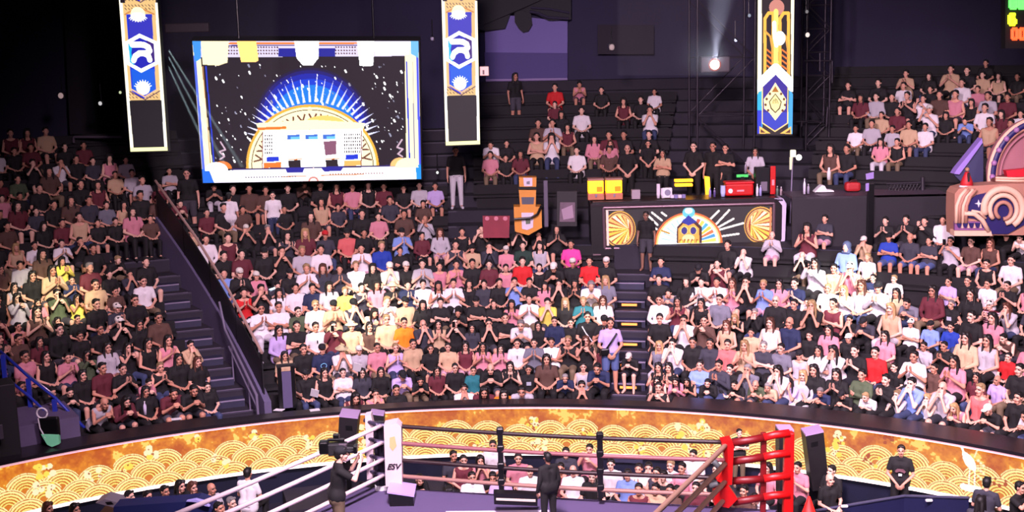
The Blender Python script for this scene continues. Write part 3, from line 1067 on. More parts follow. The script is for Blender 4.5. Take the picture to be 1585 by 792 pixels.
# ================================================================== people in the stands
# x y of the head in the frame, top colour + garment, hair, pose, (legs)
STANDS = '''
465 579 Kt c a j;500 577 Ks l a k;539 577 Wt s x;569 577 nt l a;609 575 Kl l a;456 550 Tt l a;491 538 Kt s a;523 538 Nt c a e;556 540 Wt H h;578 541 wt C a;
596 537 Pt s a e;544 609 Ms l f;578 610 Ps s h;613 603 Kt s a;624 538 Ls b c j;659 531 Tt s a;691 538 Tt s a q;725 536 Ms l a q;754 537 Ps l c;788 532 Wt s a;
639 580 Lt c f;650 598 Kt s f;723 601 Wt s h;741 579 Il s a;757 603 Ml l f;783 567 Kt x f;798 601 wt s f;771 608 Ol l f;807 567 Ks l c;821 531 Gt s c;855 530 Wt s x;
891 527 Ks b c;920 527 Ks r p;837 578 Kt s a;861 590 Nt g f;877 568 ws s a;907 565 Nt s f;899 596 Kt s h;976 557 Kt C f s;995 534 Gs L a w;997 598 Ks s p;
1027 530 Wt s h j;1064 529 Kt s a;1098 531 St s a;1131 532 Ts L c;1157 534 nt g x;1187 537 Gt s a;1007 568 Ks l c;1045 569 Ks l c;1076 564 bl s x;1110 564 nl s c;
1143 572 Kl s a;1176 572 Gt g h;1031 599 Ms l f;1054 603 Pl l f;1067 599 Ks l f;1098 597 Kl s f;1141 602 Kt s f;1177 599 Et x f;1219 548 ws c a;1260 542 Wt l x;
1296 540 Wl l h w;1329 538 Kt s c;1364 545 Rl s a j;1214 573 Wt l h;1249 581 wl L a w;1277 576 Kt l c;1315 577 El s x;1347 583 Kl s c;1201 604 Tt g f;1251 609 Nt g f;
1292 614 Kt c f;1328 617 Wt b f;1357 615 wt b h;1379 584 bt s h;1424 586 wt x h;1455 591 Ss b a;1390 616 Ws L h;1436 628 Ps L f;1468 626 Kt C f;1528 588 Lt x a;
1542 603 Ws l c;1503 631 Wt s f;1525 637 Ps r f;1573 560 Rt s a;1535 558 Kt s a;1581 605 Pt s f;57 546 Pt s a;76 550 Ks l a;103 554 Pt s c;120 552 El l p;
150 539 wl l a q;180 540 Ks l p;187 570 Kt s c;69 591 Ps s a;102 587 Ks s a;133 599 Kt s f;152 621 ws x f;187 621 Ml l f;109 659 Kt s x;13 550 Cl l a;32 524 Cl s a;
207 533 Ks l a;251 527 Ps l c;275 537 Tl s h;218 572 Ks b c;256 565 Kt r a;294 601 Kt s f;320 600 Kt s a;398 585 Kt L f;
415 447 nt s f;438 447 Rs s c;467 439 Kt s p;505 441 Wt s a;421 475 Wt s c w;452 472 Wt s x;488 480 Et s a;522 471 Tt c c;440 510 Ll l a;469 503 Kt s x;504 504 Wt s a;
532 442 Nt s a;575 444 ns s c;596 444 Kt H c;628 441 Nt s c;660 443 Ws l c;690 438 Wt s c;549 465 ns c h;616 466 Tt c a;582 483 ws l f;655 472 Kl l a;678 468 Kt s x;
535 503 Ml s p;567 503 Tl H a;599 504 Cs l a;636 498 Ot s a;665 501 nt x h;699 501 Ts l c;709 486 Kt s f;724 441 nt s a;754 438 Kt s a;786 436 bt s p;815 437 Kt s x;
852 439 Kt s h;874 439 Ks l c;717 466 Kt c x;746 472 Kt s x;778 472 Ps l c;801 462 Wt s c;838 468 Yt s h;871 468 Kt L a;901 466 It b c;725 498 Kt s p;762 500 Kt s h;
792 491 Kt s x;827 495 Wt g f;855 497 Nt s a;893 489 Kt s a;911 436 Wt g f;929 433 Gt L a;933 465 Wt r a;926 495 Kt c c;1007 463 Wl s a;1041 466 Ms l c j;1065 432 Kt s a;
1070 456 Gs s f;1095 436 Wt s c;1017 492 Kt s a;1064 494 Wt s h;1086 495 Cl s p;1129 436 Wt s c q;1157 438 Ps r c q;1187 433 Kt s h s;1135 463 Gt s a;1173 460 Kl x a;
1170 485 Kl g h;1218 441 bt b c q;1248 438 Nt s c;1257 471 Wt s f q;1125 503 Ts r a;1151 501 Ks L f;1191 498 Ws r a;1220 495 Nt x a;1278 447 wt L c;1286 433 ws r a;
1315 435 wl c c;1351 433 Nt s x;1384 433 Wt b a;1411 444 Ml l a;1300 474 Kt L h;1323 469 Ms s x;1357 474 Ts L a w;1395 469 Gt s f;1429 468 Kt g a;1322 499 Kt s h;
1347 499 nt c f;1389 502 Wt C x;1420 504 bt c a;1455 507 Bt s a;1313 524 Kt C a j;1401 542 Wt s c;1438 538 wt s a;1475 538 Kt s c;1482 438 Lt s x;1505 435 Kt s a;
1502 469 Mt C c;1526 473 wt r h;1569 476 nt C a;1486 517 Tl l a;1518 519 ws l a;1548 525 Cs s f;1551 442 Kt s c;1579 445 Ps l a;1583 530 Pt s a;
26 448 ws l c;50 458 wl l p;91 454 Et s p;117 435 Nt s c;146 435 Tt s a;174 433 nt s h;221 434 Wt s a e;22 486 Ms s p;54 478 Cs l c;96 467 Ys l p;125 469 Kt s a;
170 477 nt C c;64 502 Kl l a;50 508 Ps s c;98 499 Kt s a;124 499 Kl s a;155 497 Kt C p;17 518 Ks l c;5 502 nt s a;4 461 Ks l a;
296 365 Ts s a;318 368 Wl s a;352 366 Ms s a;381 357 Kt C p;413 359 Kt g h;443 363 ns l c;472 359 Mt L a;346 394 Kt s a;372 391 Mt s a;409 385 Kt c a;435 386 Kt s p;
467 386 wt b a;363 416 bt s a d;388 419 Kl C c;406 426 Pt C a;427 424 Kt c a;455 415 Wt b c;503 363 nt R a;539 360 St c a;561 360 Kt s a;621 359 bt c c;658 344 wl x p;
653 367 Ml s a;496 384 Wt s a q;559 383 Wt s c q;590 378 Bt b a;619 389 Kl s x;484 415 nt r a;519 416 nt s c;546 410 Wt b a;587 412 Wt C h;607 412 Kt C a;650 407 wt s c;
667 413 Ps s a;681 360 wl r a q;715 359 Ks s a;745 354 Ks s p;772 350 Kt s a;803 351 Kt s h;833 365 Kt s h;707 377 ns s c;740 385 Tt D a;766 380 nl s h;780 388 Pt C a;
801 380 At s a;827 380 ws l a j;702 409 Ps s c;728 407 Kt s a;758 409 Mt s a;793 418 Ps s a;821 403 Rt s a;848 419 Ks s a;861 354 Kt l c;884 377 Ft s a;879 406 Kt C a;
908 403 Rt s a;939 404 Kt C a;857 408 Kt C f;1023 404 Nt s x d;1131 378 Kl s a;1195 369 wl x c q;1148 393 Wt x h;1083 408 Kt c f;1108 407 Ms s p;1250 350 Ms l c w;
1277 340 nt s x q;1371 343 Kt s c;1404 340 Kt s c;1311 376 bl W a;1376 368 Bt c x d;1409 368 nt x a d;1243 400 Kt x h;1281 402 wl l p;1338 375 Tl C h;1304 409 Ps C h;
1343 400 wt b a;1287 415 Ts s a;1433 343 Kl s p;1457 340 Wl s a;1438 374 nt s x d;1471 374 wt s p;1504 374 Ct s a q;1533 376 Cs r a;1558 338 Kt s h;1527 409 Ks s a;
1566 402 Wt s a;1577 373 Ws s f;45 329 Kt s a s;60 328 nt s a;125 334 Ts s a;24 389 Ts L a w;48 383 Wt s a w;95 380 Wt s c;123 375 Kt s p;169 405 Kt b f;203 403 Kt s a;
27 415 wl s a;84 412 Yl l c;110 413 Tl l c;138 412 Mt g a;
18 205 Ms s a;39 205 Ms l a;70 202 Tt s a;129 225 Mt s a;119 246 Kt s a;146 250 nt s a;168 245 Ps l a;191 250 wt s a;204 269 wt s a;178 272 Tt s a;91 251 Wt s h;
0 240 Wt s a;50 253 Kt s p s;22 278 Et s a;5 285 Mt s a;60 290 Kt s a;124 280 Kt s a;48 315 Mt l a;95 315 Kt s a;129 309 nt s a;175 320 Ts l a;148 320 Gt s a;3 312 Pt s a;
225 275 wt s a;262 266 wt s x;263 316 Mt s f;330 290 Kt s f w;364 291 Kt s a;387 290 Ct s a;405 294 Ct s a;467 288 Cl s f;497 285 Kt s a;523 288 Ms l a;543 290 Pt s a;
591 289 Mt s a;625 293 Kt s a;603 309 nt s a;654 287 wt s a;668 289 Lt s a;655 318 Ct s a;500 311 Ts l a;859 134 Rt s a;895 132 Ps s f;931 140 Kt s a;859 163 Mt s a;
900 170 Wt s a;869 177 Kt l a;835 187 Ct s a;854 187 wt s c;831 210 Ts s x;853 210 Wt l h j;877 197 Ms l a;761 223 Wt s f;761 240 Pt s a;783 223 Kt s a;804 238 Mt l a;
782 247 Kt s a;893 232 Wt s a;930 215 Pl l a;950 207 Kt s a;943 230 Ct l a;965 157 Ms l a;992 154 Kt s a;1013 144 Wt s a;1006 168 Wt s h;1005 205 Kt s a;948 206 Mt s a;
1313 132 Kt s x s;1360 127 Kt s a;1403 114 Tt s c;1399 133 Wt s a;1343 151 Mt l a;1367 149 wl s a;1403 147 Ks s c;1425 153 Wt s p;1371 180 Tt s a;1347 191 wt s a;
1327 201 Wt s a;1403 193 Tt s a;1424 197 Wt s a j;1289 226 Cs l a;1308 226 Kt s a;1367 221 Pt l a w;1385 221 Ks s a;1394 203 wt s a;1443 168 WC C p;1438 119 Kt l a;
1474 104 Tt s c;1504 108 Kt s a;1526 99 Kt s a;1495 127 Wt s a;1474 144 Ps s a;1541 119 Ts l a;1528 147 wt s a;1515 164 Wt s a;1575 121 Kt s a;1507 192 bt s f;
1532 185 Ts s a;1547 177 Ml l a;1580 177 Wt s a;1517 117 Tt s a;1385 150 Kt s a;1455 145 Ct s a;1460 180 Kt l a;1560 150 Mt s a;1565 190 Ct s a;1490 160 Ks l a;
1383 172 Mt s a;1440 140 Kt s a;1508 140 Pt s a;20 235 Kt s a;45 228 Mt s a;100 228 Kt s a;75 262 Ct l a;150 285 Ms l a;30 305 Kt s a;112 305 Ct l a;200 300 Kt s a;
225 310 Ct s a;205 325 Pt l a;180 345 Kt s a;215 345 Ct s a;240 290 Mt s a;345 320 Kt s a;375 325 Ct s a;440 325 Kt s a;480 330 Ct l a;520 325 nt s a;560 325 Kt s a;
585 335 Pt s a;625 330 Ct s a;445 290 Kt s a;570 285 Ks l a;320 330 Mt s a;10 350 Ct s a;75 350 Kt l a;100 345 Mt s a;150 350 Kt s a;0 380 Kt s a;75 385 Ct l a;
150 380 Kt s a;5 420 Ct l a;60 425 Kt l a;165 430 Kt s a;195 460 Kt s a;150 455 Ct s a;75 470 Pt l a;145 510 Kt s a;190 505 Kt l a;215 490 Ct s a;175 560 Mt s a;
230 560 Kt l a;35 575 Kt s a;90 525 Mt l a;130 520 Kt s a;160 575 Kt l a;265 600 Mt s f;230 605 Kt l a;210 600 Pt s f;165 600 Kt s f;590 440 Pt l a;560 415 Kt l a;
700 440 Ks l a;640 440 Wt s a;750 510 nt l a;840 450 Pt l a;680 540 Kt s a;770 545 Pt l c;830 505 Kt l a;870 500 Kt s a;1240 440 Pt l a;1340 450 Tt l a;1265 445 Wt b a;
1245 520 Kt s a;1280 510 Pt l a;1180 520 Tt s a;1110 470 Ks l a;1080 435 Kt l a;1250 570 Kt l a;1400 575 Kt s a;1495 560 Pt l c;1510 590 Mt l a;1560 620 Kt s a;
1480 600 Kt s a;1550 490 Pt l a;1460 480 Kt s a;1530 440 Wt s a;1440 445 Kt l a;1550 580 Ct l a;1220 605 Lt l h;1235 470 Kt s a;1370 520 Pt l a;670 575 Mt l a;
700 570 Kt s a;860 555 Ct l a;940 545 Ms l a;1480 575 Ct s a;1080 530 nt s a;510 470 Wt b a;480 450 Wt l a;560 450 Yt b a;590 465 Wt b p;545 440 wt l a;610 490 Tt b a
'''
HEADZ0 = 2.20


def row_z(k):
    return HEADZ0 - HEAD + RISE * k


def row_r(k):
    return R0 + 0.86 + RUN * k


people = []
for ln in STANDS.replace('\n', '').split(';'):
    t = ln.split()
    if len(t) < 5:
        continue
    x, y = float(t[0]), float(t[1])
    best = None
    for k in range(1 if x > 1040 else 0, 23):
        hd = HEADM[t[4]].translation
        h = on_r(x, y, row_r(k) + hd.y)
        e = h.z - (row_z(k) + hd.z)
        if best is None or abs(e) < abs(best[1]):
            best = (k, e, h)
    k, e, h = best
    r, a = polar(h)
    lean = {'f': 0.13, 'h': 0.04}.get(t[4 - 1], 0) if False else 0
    people.append(dict(x=x, y=y, k=k, a=a, err=e, top=t[2][0], garm=t[2][1] if t[2][1] in 'tsl' else 't', hair=t[3], pose=t[4], bot=t[5] if len(t) > 5 else random.choice('kkkkkjesg')))

rows = {}
for p in people:
    rows.setdefault(p['k'], []).append(p)
for p in people:
    k, a = p['k'], p['a']
    p['lo'], p['hi'] = -9, 9
    kk = min(k, 10)
    if a < (eL(kk) + eR(kk)) / 2 or (p['x'] < 330 and p['y'] > 430):
        p['hi'] = eL(kk) - 0.26 / row_r(k) if k < 10 else 9
    elif k < 9:
        am = (aL(k) + aR(k)) / 2
        p['lo'] = eR(kk) + 0.48 / row_r(k)
        if a < am:
            p['hi'] = aL(k) - 0.26 / row_r(k)
        else:
            p['lo'] = aR(k) + 0.26 / row_r(k)
        if p['x'] in (976,):
            p['lo'] = p['hi'] = a
    elif k < 11:
        p['lo'] = eR(kk) + 0.48 / row_r(k)
    if p['x'] == 398:
        p['lo'] = p['hi'] = eR(0) + 0.5 / row_r(k)
for k, L in rows.items():
    L.sort(key=lambda p: p['a'])
    w = 0.46 / row_r(k)
    for _ in range(60):
        for q, s in zip(L[:-1], L[1:]):
            d = w - (s['a'] - q['a'])
            if d > 0:
                q['a'] -= d / 2
                s['a'] += d / 2
        for q in L:
            q['a'] = min(max(q['a'], q['lo']), q['hi'])
# keep the stairways clear
A_STAIR = [polar(on_r(x, y, row_r(k)))[1] for x, y, k in ((388, 610, 1), (330, 545, 3), (250, 455, 6))]
for p in people:
    c = pol(row_r(p['k']), p['a'], row_z(p['k']) + HEAD)
    p['loc'] = c
    p['D'] = c.y
people.sort(key=lambda p: p['D'] + 0.3 * p['k'] * 0)
NIND = 262
ORD = ['front', 'second', 'third', 'fourth', 'fifth', 'sixth', 'seventh', 'eighth', 'ninth', 'tenth', 'eleventh', 'twelfth', 'thirteenth',
       'fourteenth', 'fifteenth', 'sixteenth', 'seventeenth', 'eighteenth', 'nineteenth', 'twentieth', 'twenty-first', 'twenty-second', 'top']


def block(p):
    if p['x'] < 400 and (p['x'] < 330 if p['y'] > 430 else p['x'] < 250):
        return 'stairway block'
    if p['x'] < 965:
        return 'middle block'
    return 'aisle block'


def facing(a, k, dj=0.12):
    """turn towards the ring centre; the figures face -Y at rz = 0"""
    c = pol(row_r(k), a)
    t = Vector((0.2, 18.6, 0)) - c
    return math.atan2(t.x, -t.y) + random.uniform(-dj, dj)


HAIRW = {'s': '', 'l': 'long-haired ', 'L': 'blond long-haired ', 'b': 'fair-haired ', 'r': 'brown-haired ', 'x': 'bald ', 'c': 'dark-capped ', 'C': 'white-capped ',
         'H': 'sun-hatted ', 'g': 'grey-haired ', 'W': 'hooded ', 'R': 'red-capped ', 'D': 'black-hatted '}
for k, L in rows.items():
    L.sort(key=lambda p: p['a'])
    for i, p in enumerate(L):
        p['nb'] = (L[i - 1] if i else None, L[i + 1] if i + 1 < len(L) else None)


def label_of(p, level):
    c, g = CLR[p['top']][1], {'t': 't-shirt', 's': 'sleeveless top', 'l': 'long-sleeved top'}[p['garm']]
    b = 'person in %s %s' % (c, g) if level < 2 else 'person in %s top' % c
    b = HAIRW[p['hair']] + b
    if PTXT[p['pose']]:
        b += ' ' + PTXT[p['pose']]
    b += ', %s row, %s' % (ORD[p['k']], block(p))
    if level >= 1:
        l, r = p['nb']
        if level == 1 and l:
            b += ', beside %s top' % CLR[l['top']][1]
        elif level >= 2:
            lw = CLR[l['top']][1] if l else 'aisle'
            rw = CLR[r['top']][1] if r else 'aisle'
            b += ', between %s and %s' % (lw, rw)
    w = b.split()
    return b


EXKEY = {(523, 538), (1429, 468), (837, 578), (908, 403), (893, 489), (827, 495), (1438, 538), (788, 532), (855, 530), (504, 504), (1502, 469), (1569, 476),
         (1351, 433), (616, 466), (1195, 369), (909, 438), (911, 436), (505, 441), (821, 403), (815, 437), (1384, 433), (1455, 591), (363, 416), (1376, 368)}
WHT, BLK = (.85, .84, .86), (.07, .06, .08)
EXTRA = {523: [('ring', (.45, .70, .85))], 1429: [('block', (.62, .64, .70))], 837: [('block', (.62, .64, .70))], 908: [('crest', WHT)], 893: [('strap', WHT)],
         827: [('strap', BLK)], 1438: [('strap', BLK)], 788: [('glasses', BLK)], 855: [('glasses', BLK)], 504: [('glasses', BLK)], 1502: [('stripes', BLK)],
         1569: [('crest', WHT)], 1351: [('block', (.62, .64, .70))], 616: [('strap', BLK)], 1195: [('strap', BLK)], 911: [('strap', BLK)], 505: [('block', (.62, .64, .70))],
         815: [('block', (.62, .64, .70))], 1384: [('block', (.62, .64, .70))], 363: [('crest', BLK)], 1376: [('crest', WHT)]}


def striped():
    if 'striped_cloth' in MATS:
        return MATS['striped_cloth']
    m = bpy.data.materials.new('striped_cloth')
    m.use_nodes = True
    nt = m.node_tree
    w = nt.nodes.new('ShaderNodeTexWave')
    w.bands_direction = 'Z'
    w.inputs['Scale'].default_value = 5.5
    w.inputs['Distortion'].default_value = 1.2
    tc = nt.nodes.new('ShaderNodeTexCoord')
    nt.links.new(tc.outputs['Object'], w.inputs['Vector'])
    r = nt.nodes.new('ShaderNodeValToRGB')
    r.color_ramp.elements[0].position = .62
    r.color_ramp.elements[0].color = (*lin((.34, .08, .14)), 1)
    r.color_ramp.elements[1].position = .72
    r.color_ramp.elements[1].color = (*lin((.80, .66, .72)), 1)
    nt.links.new(w.outputs['Fac'], r.inputs[0])
    nt.links.new(r.outputs[0], nt.nodes['Principled BSDF'].inputs['Base Color'])
    MATS['striped_cloth'] = m
    return m


def place_people():
    ind = people[:NIND]
    labels = {}
    for level in (0, 1, 2):
        cnt = {}
        for p in ind:
            if p.get('label') is None or p['dup']:
                p['label'] = label_of(p, level)
            cnt.setdefault(p['label'], []).append(p)
        for p in ind:
            p['dup'] = len(cnt[p['label']]) > 1
    still = {}
    for p in ind:
        still.setdefault(p['label'], []).append(p)
    for lb, L in still.items():
        if len(L) > 1:
            L.sort(key=lambda p: p['a'])
            if len(L) == 2:
                L[0]['label'] = lb + ', nearer stairway'
                L[1]['label'] = lb + ', farther along'
            else:
                for i, p in enumerate(L):
                    p['label'] = lb + ', ' + ['nearest stairway', 'next along', 'third along', 'farthest'][min(i, 3)]
    for p in ind:
        w = p['label'].split()
        if len(w) > 16:
            p['label'] = p['label'].replace('person ', '').replace(' up ', ' ')
    for p in ind:
        k = p['k']
        err = p['err']
        sc = min(1.12, max(0.86, 1 + err / HEAD * 0.9))
        seat = 0.0
        c = pol(row_r(k) + random.uniform(-.02, .02), p['a'], row_z(k))
        o = make_person(p, c, facing(p['a'], k), sc, p['label'], 'seated spectators in the stands')
        p['obj'] = o
        ex = EXTRA.get(int(p['x'])) if (int(p['x']), int(p['y'])) in EXKEY else None
        if ex:
            T3 = lambda x, y, z: pose(p['pose'])['T'](x, y, z)
            for kd, cc in ex:
                if kd == 'ring':
                    b = MB()
                    b.path([T3(.07 * math.cos(i * PI / 8), -.128, .30 + .055 * math.sin(i * PI / 8)) for i in range(17)], .009, 6)
                    h = b.build('shirt_print', mat('print_' + kd, cc, .6)); h.parent = o
                elif kd == 'block':
                    h = MB().box(T3(0, -.128, .31), (.13, .014, .10)).build('shirt_print', mat('print_' + kd, cc, .6)); h.parent = o
                elif kd == 'crest':
                    h = MB().box(T3(.07, -.124, .37), (.045, .014, .05), bev=.005).build('shirt_crest', mat('print_' + kd, cc, .6)); h.parent = o
                elif kd == 'strap':
                    h = MB().path([T3(-.13, -.07, .47), T3(-.05, -.13, .33), T3(.06, -.14, .18), T3(.15, -.12, .06)], .014, 6).build('bag_strap', mat('strap_%.1f' % cc[0], cc, .6)); h.parent = o
                elif kd == 'glasses':
                    h = MB().box(T3(0, -.132, .35), (.022, .014, .07)).build('hung_sunglasses', blackgloss); h.parent = o
                elif kd == 'stripes':
                    sh = [c_ for c_ in o.children if c_.name.startswith('shirt')][0]
                    sh.material_slots[0].link = 'OBJECT'
                    sh.material_slots[0].material = striped()
        if p['pose'] == 'p':
            T = o.matrix_basis @ Matrix.Diagonal((1, 1, 1, 1))
            q = pose('p')['A'][-1][1]
            w = T @ (Vector(q) + Vector((0.03, -0.045, 0.11)))
            m = MB().box((0, 0, 0), (.078, .010, .152), bev=.003)
            ph = m.build('phone', blackgloss)
            ph.location = w
            ph.rotation_euler = (0.15, 0, o.rotation_euler.z)
            sm_ = p['label'].split(',')
            tag(ph, ' '.join(('phone of ' + p['label'].replace(' raising phone', '')).split()[:16]), 'phone', 'phones held up in the stands')
    # everyone farther up, as one crowd
    low = {}

    def lowmesh(key, me, target):
        if key not in low:
            d = decim(me, min(1, target / max(1, len(me.polygons))), 'low')
            n = len(d.vertices)
            co = np.empty(n * 3)
            d.vertices.foreach_get('co', co)
            d.calc_loop_triangles()
            tr = np.empty(len(d.loop_triangles) * 3, np.int32)
            d.loop_triangles.foreach_get('vertices', tr)
            low[key] = (co.reshape(-1, 3), tr.reshape(-1, 3))
        return low[key]
    V, F, Cc, base = [], [], [], 0

    def add(g, m, c):
        nonlocal base
        co, tr = g
        a = np.array(m)
        V.append(co @ a[:3, :3].T + a[:3, 3])
        F.append(tr + base)
        Cc.append(np.tile(np.array(c, float), (len(co), 1)))
        base += len(co)
    for p in people[NIND:]:
        k = p['k']
        sc = min(1.1, max(0.9, 1 + p['err'] / HEAD * 0.8))
        m = Matrix.Translation(pol(row_r(k), p['a'], row_z(k))) @ Matrix.Rotation(facing(p['a'], k), 4, 'Z') @ Matrix.Diagonal((sc, sc, sc, 1))
        add(lowmesh(('b', p['pose']), BODY[p['pose']], 1500), m, jit(random.choice(SKIN)))
        gm = p['garm']
        add(lowmesh(('t', p['pose'], gm), TOPS[p['pose'], gm], 450), m, jit(CLR[p['top']][0]))
        b = BOTC[p['bot']]
        add(lowmesh(('l', b[0]), BOT[False, b[0]], 400), m, jit(b[1]))
        hs = HSTY[p['hair']]
        if hs[0]:
            add(lowmesh(('h', hs[0]), HAIR[hs[0]], 200), m @ HEADM[p['pose']] @ Matrix.Diagonal((1.03, 1.03, 1.03, 1)), jit(hs[1]))
    if V:
        V, F, Cc = np.concatenate(V), np.concatenate(F), np.concatenate(Cc)
        me = bpy.data.meshes.new('spectator_crowd')
        me.vertices.add(len(V))
        me.vertices.foreach_set('co', V.reshape(-1).astype(np.float32))
        me.loops.add(F.size)
        me.loops.foreach_set('vertex_index', F.reshape(-1).astype(np.int32))
        me.polygons.add(len(F))
        me.polygons.foreach_set('loop_start', np.arange(0, F.size, 3, dtype=np.int32))
        me.polygons.foreach_set('loop_total', np.full(len(F), 3, np.int32))
        me.polygons.foreach_set('use_smooth', np.ones(len(F), bool))
        me.update()
        ca = me.color_attributes.new('Col', 'FLOAT_COLOR', 'POINT')
        ca.data.foreach_set('color', Cc.reshape(-1).astype(np.float32))
        me.materials.append(crowdm)
        o = bpy.data.objects.new('spectator_crowd', me)
        col.objects.link(o)
        tag(o, 'seated spectators filling the dim upper rows of the stands', 'crowd', None, 'stuff')
    print('PEOPLE', len(people), 'crowd', len(people) - NIND)


place_people()

# ================================================================== hanging displays
def fit(x0t, x1t, yt, x0b, x1b, yb, W, H, ytop=None):
    """maps drawing coordinates of a leaning strip to the canvas"""
    def mp(x, y):
        t = (y - yt) / (yb - yt)
        l, r = x0t + (x0b - x0t) * t, x1t + (x1b - x1t) * t
        return (x - l) / (r - l) * W, t * H
    return mp


def backing(name, pts, n, th, m, parent, grow=0.0):
    c = sum(pts, Vector()) / 4
    q = [p + (p - c) * grow - n * 0.012 for p in pts]
    return MB().slab(q, -n * th).build(name, m, parent)


NAVY, BLUE, CYAN = (0.10, 0.10, 0.45), (0.10, 0.22, 0.85), (0.10, 0.75, 0.95)
WH, CRM, GLD, ORG, DK = (1.25, 1.25, 1.25), (1.15, 1.08, 0.85), (1.0, 0.72, 0.25), (0.95, 0.50, 0.18), (0.13, 0.10, 0.14)


def main_screen():
    W, H = 480, 300
    mp = fit(25, 1180, 45, 80, 1195, 765, W, H)
    c = Cv(W, H, mp, DK)
    g = c.a
    # halo behind the dome
    x, y = mp(640, 480)
    d = np.hypot((c.X - x) / c.scale(), (c.Y - y) / c.scale())
    for r_, cc in ((300, (0.11, 0.08, 0.26)), (288, (0.10, 0.09, 0.45)), (272, (0.08, 0.14, 0.66)), (245, (0.06, 0.24, 0.84)), (215, (0.08, 0.50, 0.92))):
        g[(d < r_) & (c.Y < mp(0, 470)[1])] = cc
    rr = random.Random(3)
    for i in range(230):
        X, Y = rr.uniform(140, 1100), rr.uniform(150, 660)
        s = rr.choice((2.5, 3, 4, 4, 5, 7, 9))
        c.line([(X, Y), (X + s * .5, Y + s)], s, WH if rr.random() < .7 else (0.6, 0.6, 0.7))
    for i in range(26):
        a = PI * (0.10 + 0.80 * i / 25)
        L = 60 + 75 * (1 - abs(i - 12.5) / 13) * (1 if i % 3 else 1.35)
        r0 = 250
        X0, Y0 = 640 + 1.15 * r0 * math.cos(a) * 1.0, 600 - r0 * math.sin(a)
        X1, Y1 = 640 + 1.15 * (r0 + L) * math.cos(a), 600 - (r0 + L) * math.sin(a)
        n = (-math.sin(a) * 7, -math.cos(a) * 7)
        c.poly([(X0 + n[0], Y0 + n[1]), (X1, Y1), (X0 - n[0], Y0 - n[1])], (0.95, 0.95, 1.1))
    # dome
    c.ell(640, 690, 345, 325, GLD, 0, 180)
    c.ell(640, 690, 332, 312, CRM, 0, 180)
    c.ell(640, 690, 318, 300, (0.35, 0.2, 0.2), 0, 180, 0.985)
    for i in range(15):
        a = PI * (0.06 + 0.88 * i / 14)
        p = lambda r_, da: (640 + r_ * math.cos(a + da), 690 - r_ * 0.93 * math.sin(a + da))
        k_ = (0.45, 0.25, 0.22)
        c.line([p(300, -.06), p(262, 0), p(300, .06)], 9, k_)
        c.line([p(262, 0), p(232, 0)], 9, k_)
    c.ell(640, 690, 225, 235, WH, 0, 180)
    c.ell(700, 470, 110, 50, (1.1, .85, .45))
    c.poly([(350, 455), (640, 440), (905, 460), (900, 490), (365, 495)], CRM)
    c.line([(365, 484), (500, 480)], 14, ORG)
    c.poly([(385, 495), (895, 490), (890, 690), (385, 692)], WH)
    for X in (510, 602, 692):
        c.poly([(X, 518), (X + 64, 516), (X + 64, 541), (X, 543)], (0.25, 0.45, 0.85))
        c.poly([(X + 18, 528), (X + 64, 526), (X + 64, 541), (X + 18, 543)], (0.45, 0.8, 0.95))
    for bx, n_ in ((395, 4), (800, 8)):
        for i in range(n_):
            for j in range(6):
                c.poly([(bx + i * 11, 515 + j * 18), (bx + i * 11 + 6, 515 + j * 18), (bx + i * 11 + 6, 526 + j * 18), (bx + i * 11, 526 + j * 18)], (0.25, 0.18, 0.22))
    c.poly([(405, 632), (468, 630), (468, 655), (405, 657)], BLUE)
    c.poly([(808, 626), (872, 624), (872, 650), (808, 653)], BLUE)
    c.poly([(390, 662), (480, 660), (480, 688), (390, 690)], ORG)
    c.poly([(800, 658), (890, 656), (890, 684), (800, 686)], (1, .75, .4))
    c.poly([(695, 555), (760, 550), (762, 622), (705, 628)], (0.55, 0.35, 0.45))
    c.line([(384, 500), (384, 690)], 5, (.6, .35, .3))
    c.line([(888, 500), (888, 690)], 5, (.6, .35, .3))
    for X in (515, 705):
        c.poly([(X, 652), (X + 62, 650), (X + 66, 690), (X + 4, 692)], (0.15, 0.12, 0.14))
        c.line([(X + 2, 648), (X + 70, 645)], 5, ORG)
    # border
    c.poly([(25, 45), (1180, 45), (1180, 120), (25, 125)], (0.90, 0.86, 0.98))
    c.poly([(465, 82), (555, 82), (555, 122), (465, 122)], (0.12, 0.14, 0.60))
    c.poly([(670, 82), (755, 82), (755, 122), (670, 122)], (0.12, 0.14, 0.60))
    c.line([(200, 58), (870, 56)], 9, ORG)
    c.line([(200, 68), (870, 66)], 5, (0.2, 0.15, 0.5))
    for X in list(range(212, 262, 14)) + list(range(362, 470, 14)) + list(range(758, 866, 14)):
        for Y in (76, 92, 107):
            c.ell(X, Y, 4, 4, (0.35, 0.15, 0.12))
    for L in ([(25, 45), (60, 45), (140, 765), (80, 765)], [(1108, 60), (1180, 45), (1197, 765), (1120, 765)]):
        c.poly(L, CRM)
    c.line([(95, 170), (140, 690)], 7, (0.15, 0.25, 0.85))
    c.line([(80, 170), (122, 700)], 4, (0.75, 0.5, 0.3))
    c.line([(38, 120), (85, 700)], 14, (0.35, 0.45, 0.95))
    c.line([(1118, 150), (1134, 650)], 8, (0.15, 0.25, 0.85))
    c.line([(1150, 150), (1160, 650)], 4, (0.25, 0.25, 0.6))
    c.line([(1172, 120), (1188, 680)], 12, (0.30, 0.35, 0.95))
    c.poly([(80, 700), (1195, 692), (1197, 765), (85, 770)], (1.1, 1.08, 1.15))
    c.line([(230, 695), (1090, 688)], 8, (0.20, 0.16, 0.42))
    c.poly([(500, 692), (600, 690), (590, 716), (510, 716)], (0.16, 0.16, 0.62))
    c.poly([(680, 690), (800, 688), (785, 712), (700, 714)], (0.16, 0.16, 0.62))
